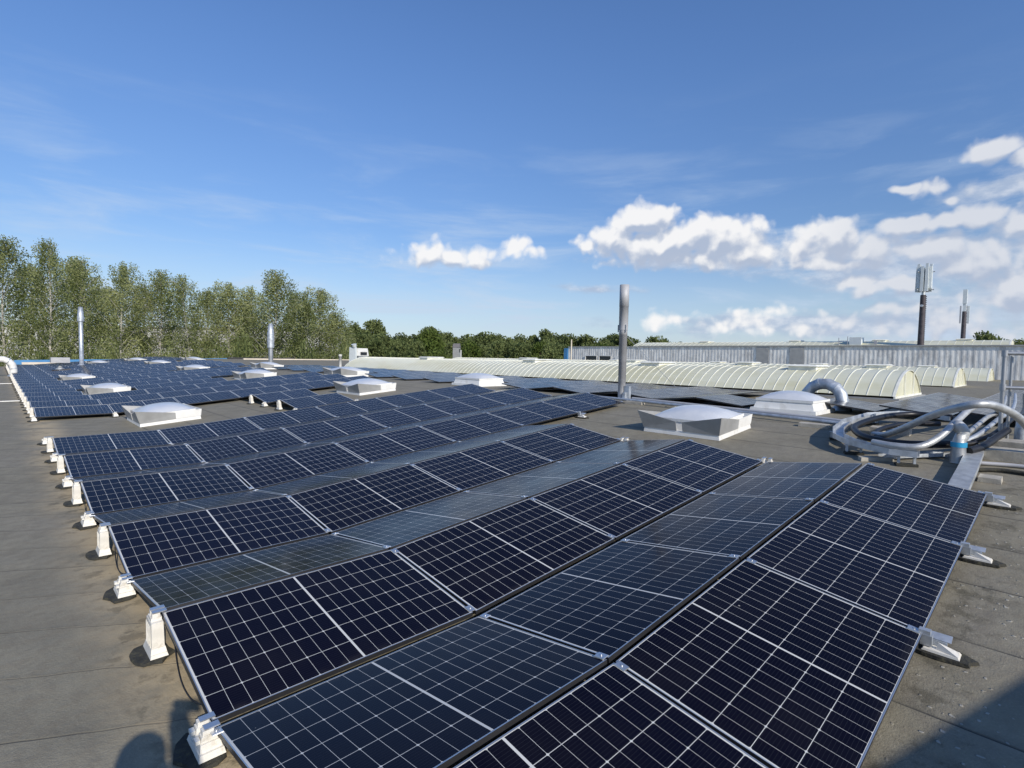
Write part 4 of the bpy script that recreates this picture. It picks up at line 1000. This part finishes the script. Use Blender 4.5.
def birch_variant(seed, H, leafmt, dense=1.0):
    rnd = random.Random(seed); v, f, tone = [], [], []
    tr = MB(); lean = rnd.uniform(-0.5, 0.5)
    def axis(z): return Vector((lean * (z / H) ** 2 + 0.25 * math.sin(z * 0.35 + seed), 0.2 * math.sin(z * 0.3 + seed * 2), z))
    zs = [H * k / 10 for k in range(10)] + [H * 0.97]
    tr.tube([axis(z) for z in zs], [0.17 * (1 - 0.90 * k / 10) + 0.015 for k in range(11)], 8)
    nb = 44
    for k in range(nb):
        q = k / (nb - 1); z0 = H * (0.20 + 0.75 * q)
        a = k * 2.4 + rnd.uniform(-0.5, 0.5); L_ = (1 - q) ** 0.5 * H * 0.185 * rnd.uniform(0.45, 1.2) + 0.55
        if q < 0.2: L_ *= 0.7 + q * 1.5
        p0 = axis(z0); p1 = p0 + Vector((math.cos(a) * L_ * 0.6, math.sin(a) * L_ * 0.6, L_ * 0.75)); p2 = p0 + Vector((math.cos(a) * L_, math.sin(a) * L_, L_ * 0.72))
        tr.tube([p0, p1, p2], [0.05 * (1 - q) + 0.015, 0.025, 0.012], 5, caps=False)
        t0 = rnd.uniform(0.08, 0.92)
        for t_ in (0.35, 0.6, 0.85, 1.05):
            c = p0.lerp(p1, t_ / 0.6) if t_ < 0.6 else p1.lerp(p2, (t_ - 0.6) / 0.45)
            if rnd.random() < 0.12: continue
            leaf_cloud(v, f, tone, c, (1.0 - 0.45 * q, 1.0 - 0.45 * q, 0.8), int(84 * dense), 0.115, rnd, 2.2, t0 + rnd.uniform(-0.15, 0.15))
    leaf_cloud(v, f, tone, axis(H * 0.96), (0.4, 0.4, 1.0), 90, 0.11, rnd, 1.2, 0.6)
    return tr, leaf_mesh('birch_crown', v, f, tone, leafmt)
BV = []
for k in range(5):
    tr, lm = birch_variant(11 + k, 20.0, MT['birchleaf'], 1.0)
    me = bpy.data.meshes.new('birch_trunk'); me.from_pydata(tr.v, [], tr.f); me.materials.append(MT['bark'])
    BV.append((me, lm))
def put_tree(name, var, p, h_scale, w_scale, rot, label, cat, group, names=('trunk', 'crown')):
    t = empty(name, loc=p); t.rotation_euler = (0, 0, rot); t.scale = (w_scale, w_scale, h_scale)
    for nm, me in zip(names, var):
        o = bpy.data.objects.new(nm, me); COL.objects.link(o); o.parent = t
    return tag(t, label, cat, group)
# (pixel column of the crown, pixel row of the top, depth in metres)
BIRCH = [(-30, 222, 86), (2, 236, 84), (28, 262, 90), (47, 238, 82), (71, 256, 92), (85, 256, 80), (121, 262, 80), (104, 285, 92), (142, 282, 90), (158, 269, 84),
         (186, 274, 80), (206, 288, 90), (226, 281, 84), (246, 300, 92), (272, 269, 82), (254, 286, 88), (294, 290, 90), (318, 287, 84), (306, 300, 78), (332, 312, 86)]
HUE = ['broad', 'slim', 'ragged', 'tall', 'round-topped']
for k, (px, py, d) in enumerate(BIRCH):
    tp = far_at(px, py, d); H = tp.z - GZ
    rel_ = ['leftmost', 'second', 'third', 'fourth', 'fifth', 'sixth', 'seventh', 'eighth', 'ninth', 'tenth', 'eleventh', 'twelfth', 'thirteenth', 'fourteenth', 'fifteenth', 'sixteenth', 'seventeenth', 'eighteenth', 'nineteenth', 'rightmost'][sorted(b[0] for b in BIRCH).index(px)]
    put_tree('birch_tree', BV[k % 5], (tp.x, tp.y, GZ), H / 20.0, 1.05 + 0.35 * ((k * 37) % 10) / 10, k * 1.3, f'airy birch with pale trunk beyond the roof edge, {rel_} in the birch row from left', 'birch', 'birches beyond the roof edge')

def bush_variant(seed, mt, n=900, rz=0.5, sz=0.16):
    rnd = random.Random(seed); v, f, tone = [], [], []
    for k in range(9):
        a = rnd.random() * 6.28; r = rnd.random() * 0.55
        leaf_cloud(v, f, tone, (math.cos(a) * r, math.sin(a) * r, rnd.uniform(0.3, 0.8)), (0.5, 0.5, rz), n // 9, sz, rnd, 0.0, rnd.uniform(0.2, 0.8))
    return leaf_mesh('foliage', v, f, tone, mt)
UB = [bush_variant(60 + k, MT['birchleaf'] if k % 2 else MT['oakleaf'], 2600, 0.45, 0.038) for k in range(4)]
for k in range(26):
    px = -25 + k * 15.0; d = 74 + (k * 7) % 9
    top = far_at(px, (350 if k < 15 else 343) + (k * 53) % 9, d); H = top.z - GZ
    t = bpy.data.objects.new('shrub', UB[k % 4]); COL.objects.link(t); t.location = (top.x, top.y, GZ); t.scale = (2.9, 2.9, H * 0.92); t.rotation_euler = (0, 0, k * 0.9)
    tag(t, f'leafy understorey shrub at the foot of the birches, {ordw(k + 1)} from the left', 'shrub', 'shrubs under the birches')
# pale building glimpsed between the birch stems
b = empty('pale_building', loc=far_at(100, 360, 118)); bd = far_at(300, 360, 112) - far_at(-60, 360, 122)
b.rotation_euler = (0, 0, math.atan2(bd.y, bd.x)); b.location.z = GZ
hb = far_at(100, 322, 118).z - GZ
m = MB(); m.box(-32, 50, 0, 12, 0, hb - 1.2); m.build('wall', MT['render'], b)
m = MB(); m.box(-32.3, 50.3, -0.3, 12.3, hb - 1.199, hb - 0.9); m.build('roof', MT['greymetal'], b)
for k in range(16):
    m = MB(); m.box(-30 + k * 5, -27.6 + k * 5, -0.03, 0.02, hb - 5.5, hb - 3.2); m.build('window', MT['window'], b)
tag(b, 'long pale building glimpsed in pieces between the birch stems', 'building')

# far wood: rounded broadleaf crowns
def crown_variant(seed, mt, H=15.0, Wd=6.0, n=30, cone=False):
    rnd = random.Random(seed); v, f, tone = [], [], []
    tr = MB(); tr.tube([(0, 0, 0), (0.1, 0, H * 0.4), (0, 0.1, H * 0.75)], [0.35, 0.25, 0.08], 7)
    for k in range(n):
        a = rnd.random() * 6.28; zf = rnd.uniform(0.2, 0.97); w = Wd * (math.sin(math.pi * min(1, (zf * 0.86 + 0.16))) ** 0.6) * (1 if not cone else (1.25 - zf))
        r = w * rnd.uniform(0.35, 0.8)
        c = (math.cos(a) * r, math.sin(a) * r, H * zf * 0.93)
        if k % 3 == 0: tr.tube([(0, 0, H * zf * 0.5), (c[0] * 0.6, c[1] * 0.6, c[2] * 0.9)], [0.12, 0.04], 5, caps=False)
        leaf_cloud(v, f, tone, c, (Wd * 0.36, Wd * 0.36, H * 0.10), 130, 0.40, rnd, 0.3, rnd.uniform(0.15, 0.8))
    me = bpy.data.meshes.new('trunk'); me.from_pydata(tr.v, [], tr.f); me.materials.append(MT['darkbark'])
    return me, leaf_mesh('crown', v, f, tone, mt)
CV = [crown_variant(31, MT['oakleaf']), crown_variant(32, MT['oakleaf'], 15, 5.0, 26), crown_variant(33, MT['oakleaf'], 15, 6.5, 34), crown_variant(34, MT['willowleaf'], 15, 6.0, 30), crown_variant(35, MT['oakleaf'], 15, 4.2, 26, True)]
WOOD = []
rw = random.Random(5)
def skyline(px):
    pts = [(330, 330), (345, 334), (352, 322), (375, 321), (395, 330), (412, 334), (430, 324), (445, 333), (470, 331), (500, 332), (523, 334), (545, 326), (560, 333), (600, 334), (640, 335), (655, 330), (670, 338), (700, 344)]
    for (a, b_), (c, d) in zip(pts[:-1], pts[1:]):
        if a <= px <= c: return b_ + (d - b_) * (px - a) / (c - a)
    return 344
for px in range(332, 700, 7):       # back line
    WOOD.append((px + rw.uniform(-3, 3), skyline(px) + rw.uniform(-4, 4), 230 + rw.uniform(-10, 20), rw.choice([0, 1, 2, 4, 4])))
for px in range(340, 625, 10):       # middle line
    WOOD.append((px + rw.uniform(-3, 3), skyline(px) + rw.uniform(7, 12), 185 + rw.uniform(-10, 10), rw.choice([0, 1, 2, 0, 3])))
WOOD += [(430, 326, 170, 3), (376, 337, 130, 2), (400, 340, 125, 0), (470, 338, 140, 3), (498, 340, 135, 0), (436, 346, 120, 3), (520, 341, 140, 2), (352, 340, 120, 3), (548, 340, 150, 1), (415, 338, 150, 2),
         (985, 330, 120, 0), (1000, 336, 130, 2), (1018, 338, 140, 0), (1040, 336, 140, 2), (850, 340, 200, 4), (805, 342, 210, 1), (700, 342, 220, 4), (655, 334, 210, 2), (668, 337, 215, 4)]
WOOD.sort()
KN = ['dark rounded', 'dark narrow', 'broad dark', 'light green', 'pointed dark']
for k, (px, py, d, vv) in enumerate(WOOD):
    tp = far_at(px, py, d); H = tp.z - GZ
    band = 'back' if d > 205 else ('middle' if d > 165 else 'front')
    reg = 'behind the long vault' if px < 640 else 'behind the corrugated hall'
    put_tree('broadleaf_tree', CV[vv], (tp.x, tp.y, GZ), H / 15.0, max(0.85, d / 230 * 1.35) * rw.uniform(0.85, 1.2), k * 1.7, f'{KN[vv]} tree in the {band} line {reg}, {ordw(k + 1)} crown from left', 'tree', 'far wood behind the roof')
# rooftop blower unit and small stone tower before the wood
t = empty('blower_unit', loc=far_at(359, 360, 46)); t.rotation_euler = (0, 0, 0.4); t.scale = (0.88, 0.88, 0.80)
m = MB(); m.box(-0.75, 0.85, -0.5, 0.5, 0.45, 1.25, 0, 0.12, 0.05); m.build('housing', MT['whitemetal'], t)
m = MB(); m.box(-0.4, 0.5, -0.56, -0.505, 0.55, 0.85); m.build('opening', MT['window'], t)
m = MB(); m.box(-0.98, -0.76, -0.4, 0.4, -1.0, 1.35, 0, 0, 0.05); m.tube([(-0.9, -0.2, 1.35), (-1.0, -0.2, 1.65)], [0.18, 0.25], 10); m.build('duct', MT['antenna'], t)
m = MB(); m.box(-0.6, 0.8, -0.45, 0.45, -1.0, 0.44); m.build('stand', MT['galv'], t)
tag(t, 'white rooftop blower unit at the left end of the long vault', 'rooftop unit')
t = empty('stone_tower', loc=far_at(456.5, 362, 110)); t.location.z = GZ; t.rotation_euler = (0, 0, 0.6)
ht = far_at(456, 345, 110).z - GZ
m = MB(); m.box(-0.62, 0.62, -0.62, 0.62, 0, ht - 0.5); m.build('wall', MT['greywhite'], t)
m = MB(); m.hexa([(-0.7, -0.7, ht - 0.499), (0.7, -0.7, ht - 0.499), (0.7, 0.7, ht - 0.499), (-0.7, 0.7, ht - 0.499)], [(-0.05, -0.7, ht + 0.3), (0.05, -0.7, ht + 0.3), (0.05, 0.7, ht + 0.3), (-0.05, 0.7, ht + 0.3)]); m.build('roof', MT['tilegrey'], t)
m = MB(); m.box(-0.25, 0.25, -0.66, -0.61, ht - 1.5, ht - 0.8); m.build('window', MT['window'], t)
m = MB(); m.box(0.621, 1.8, -0.5, 0.7, 0, ht - 1.0); m.build('annex', MT['render'], t)
tag(t, 'small grey gabled tower with a pale annex in front of the wood', 'tower')
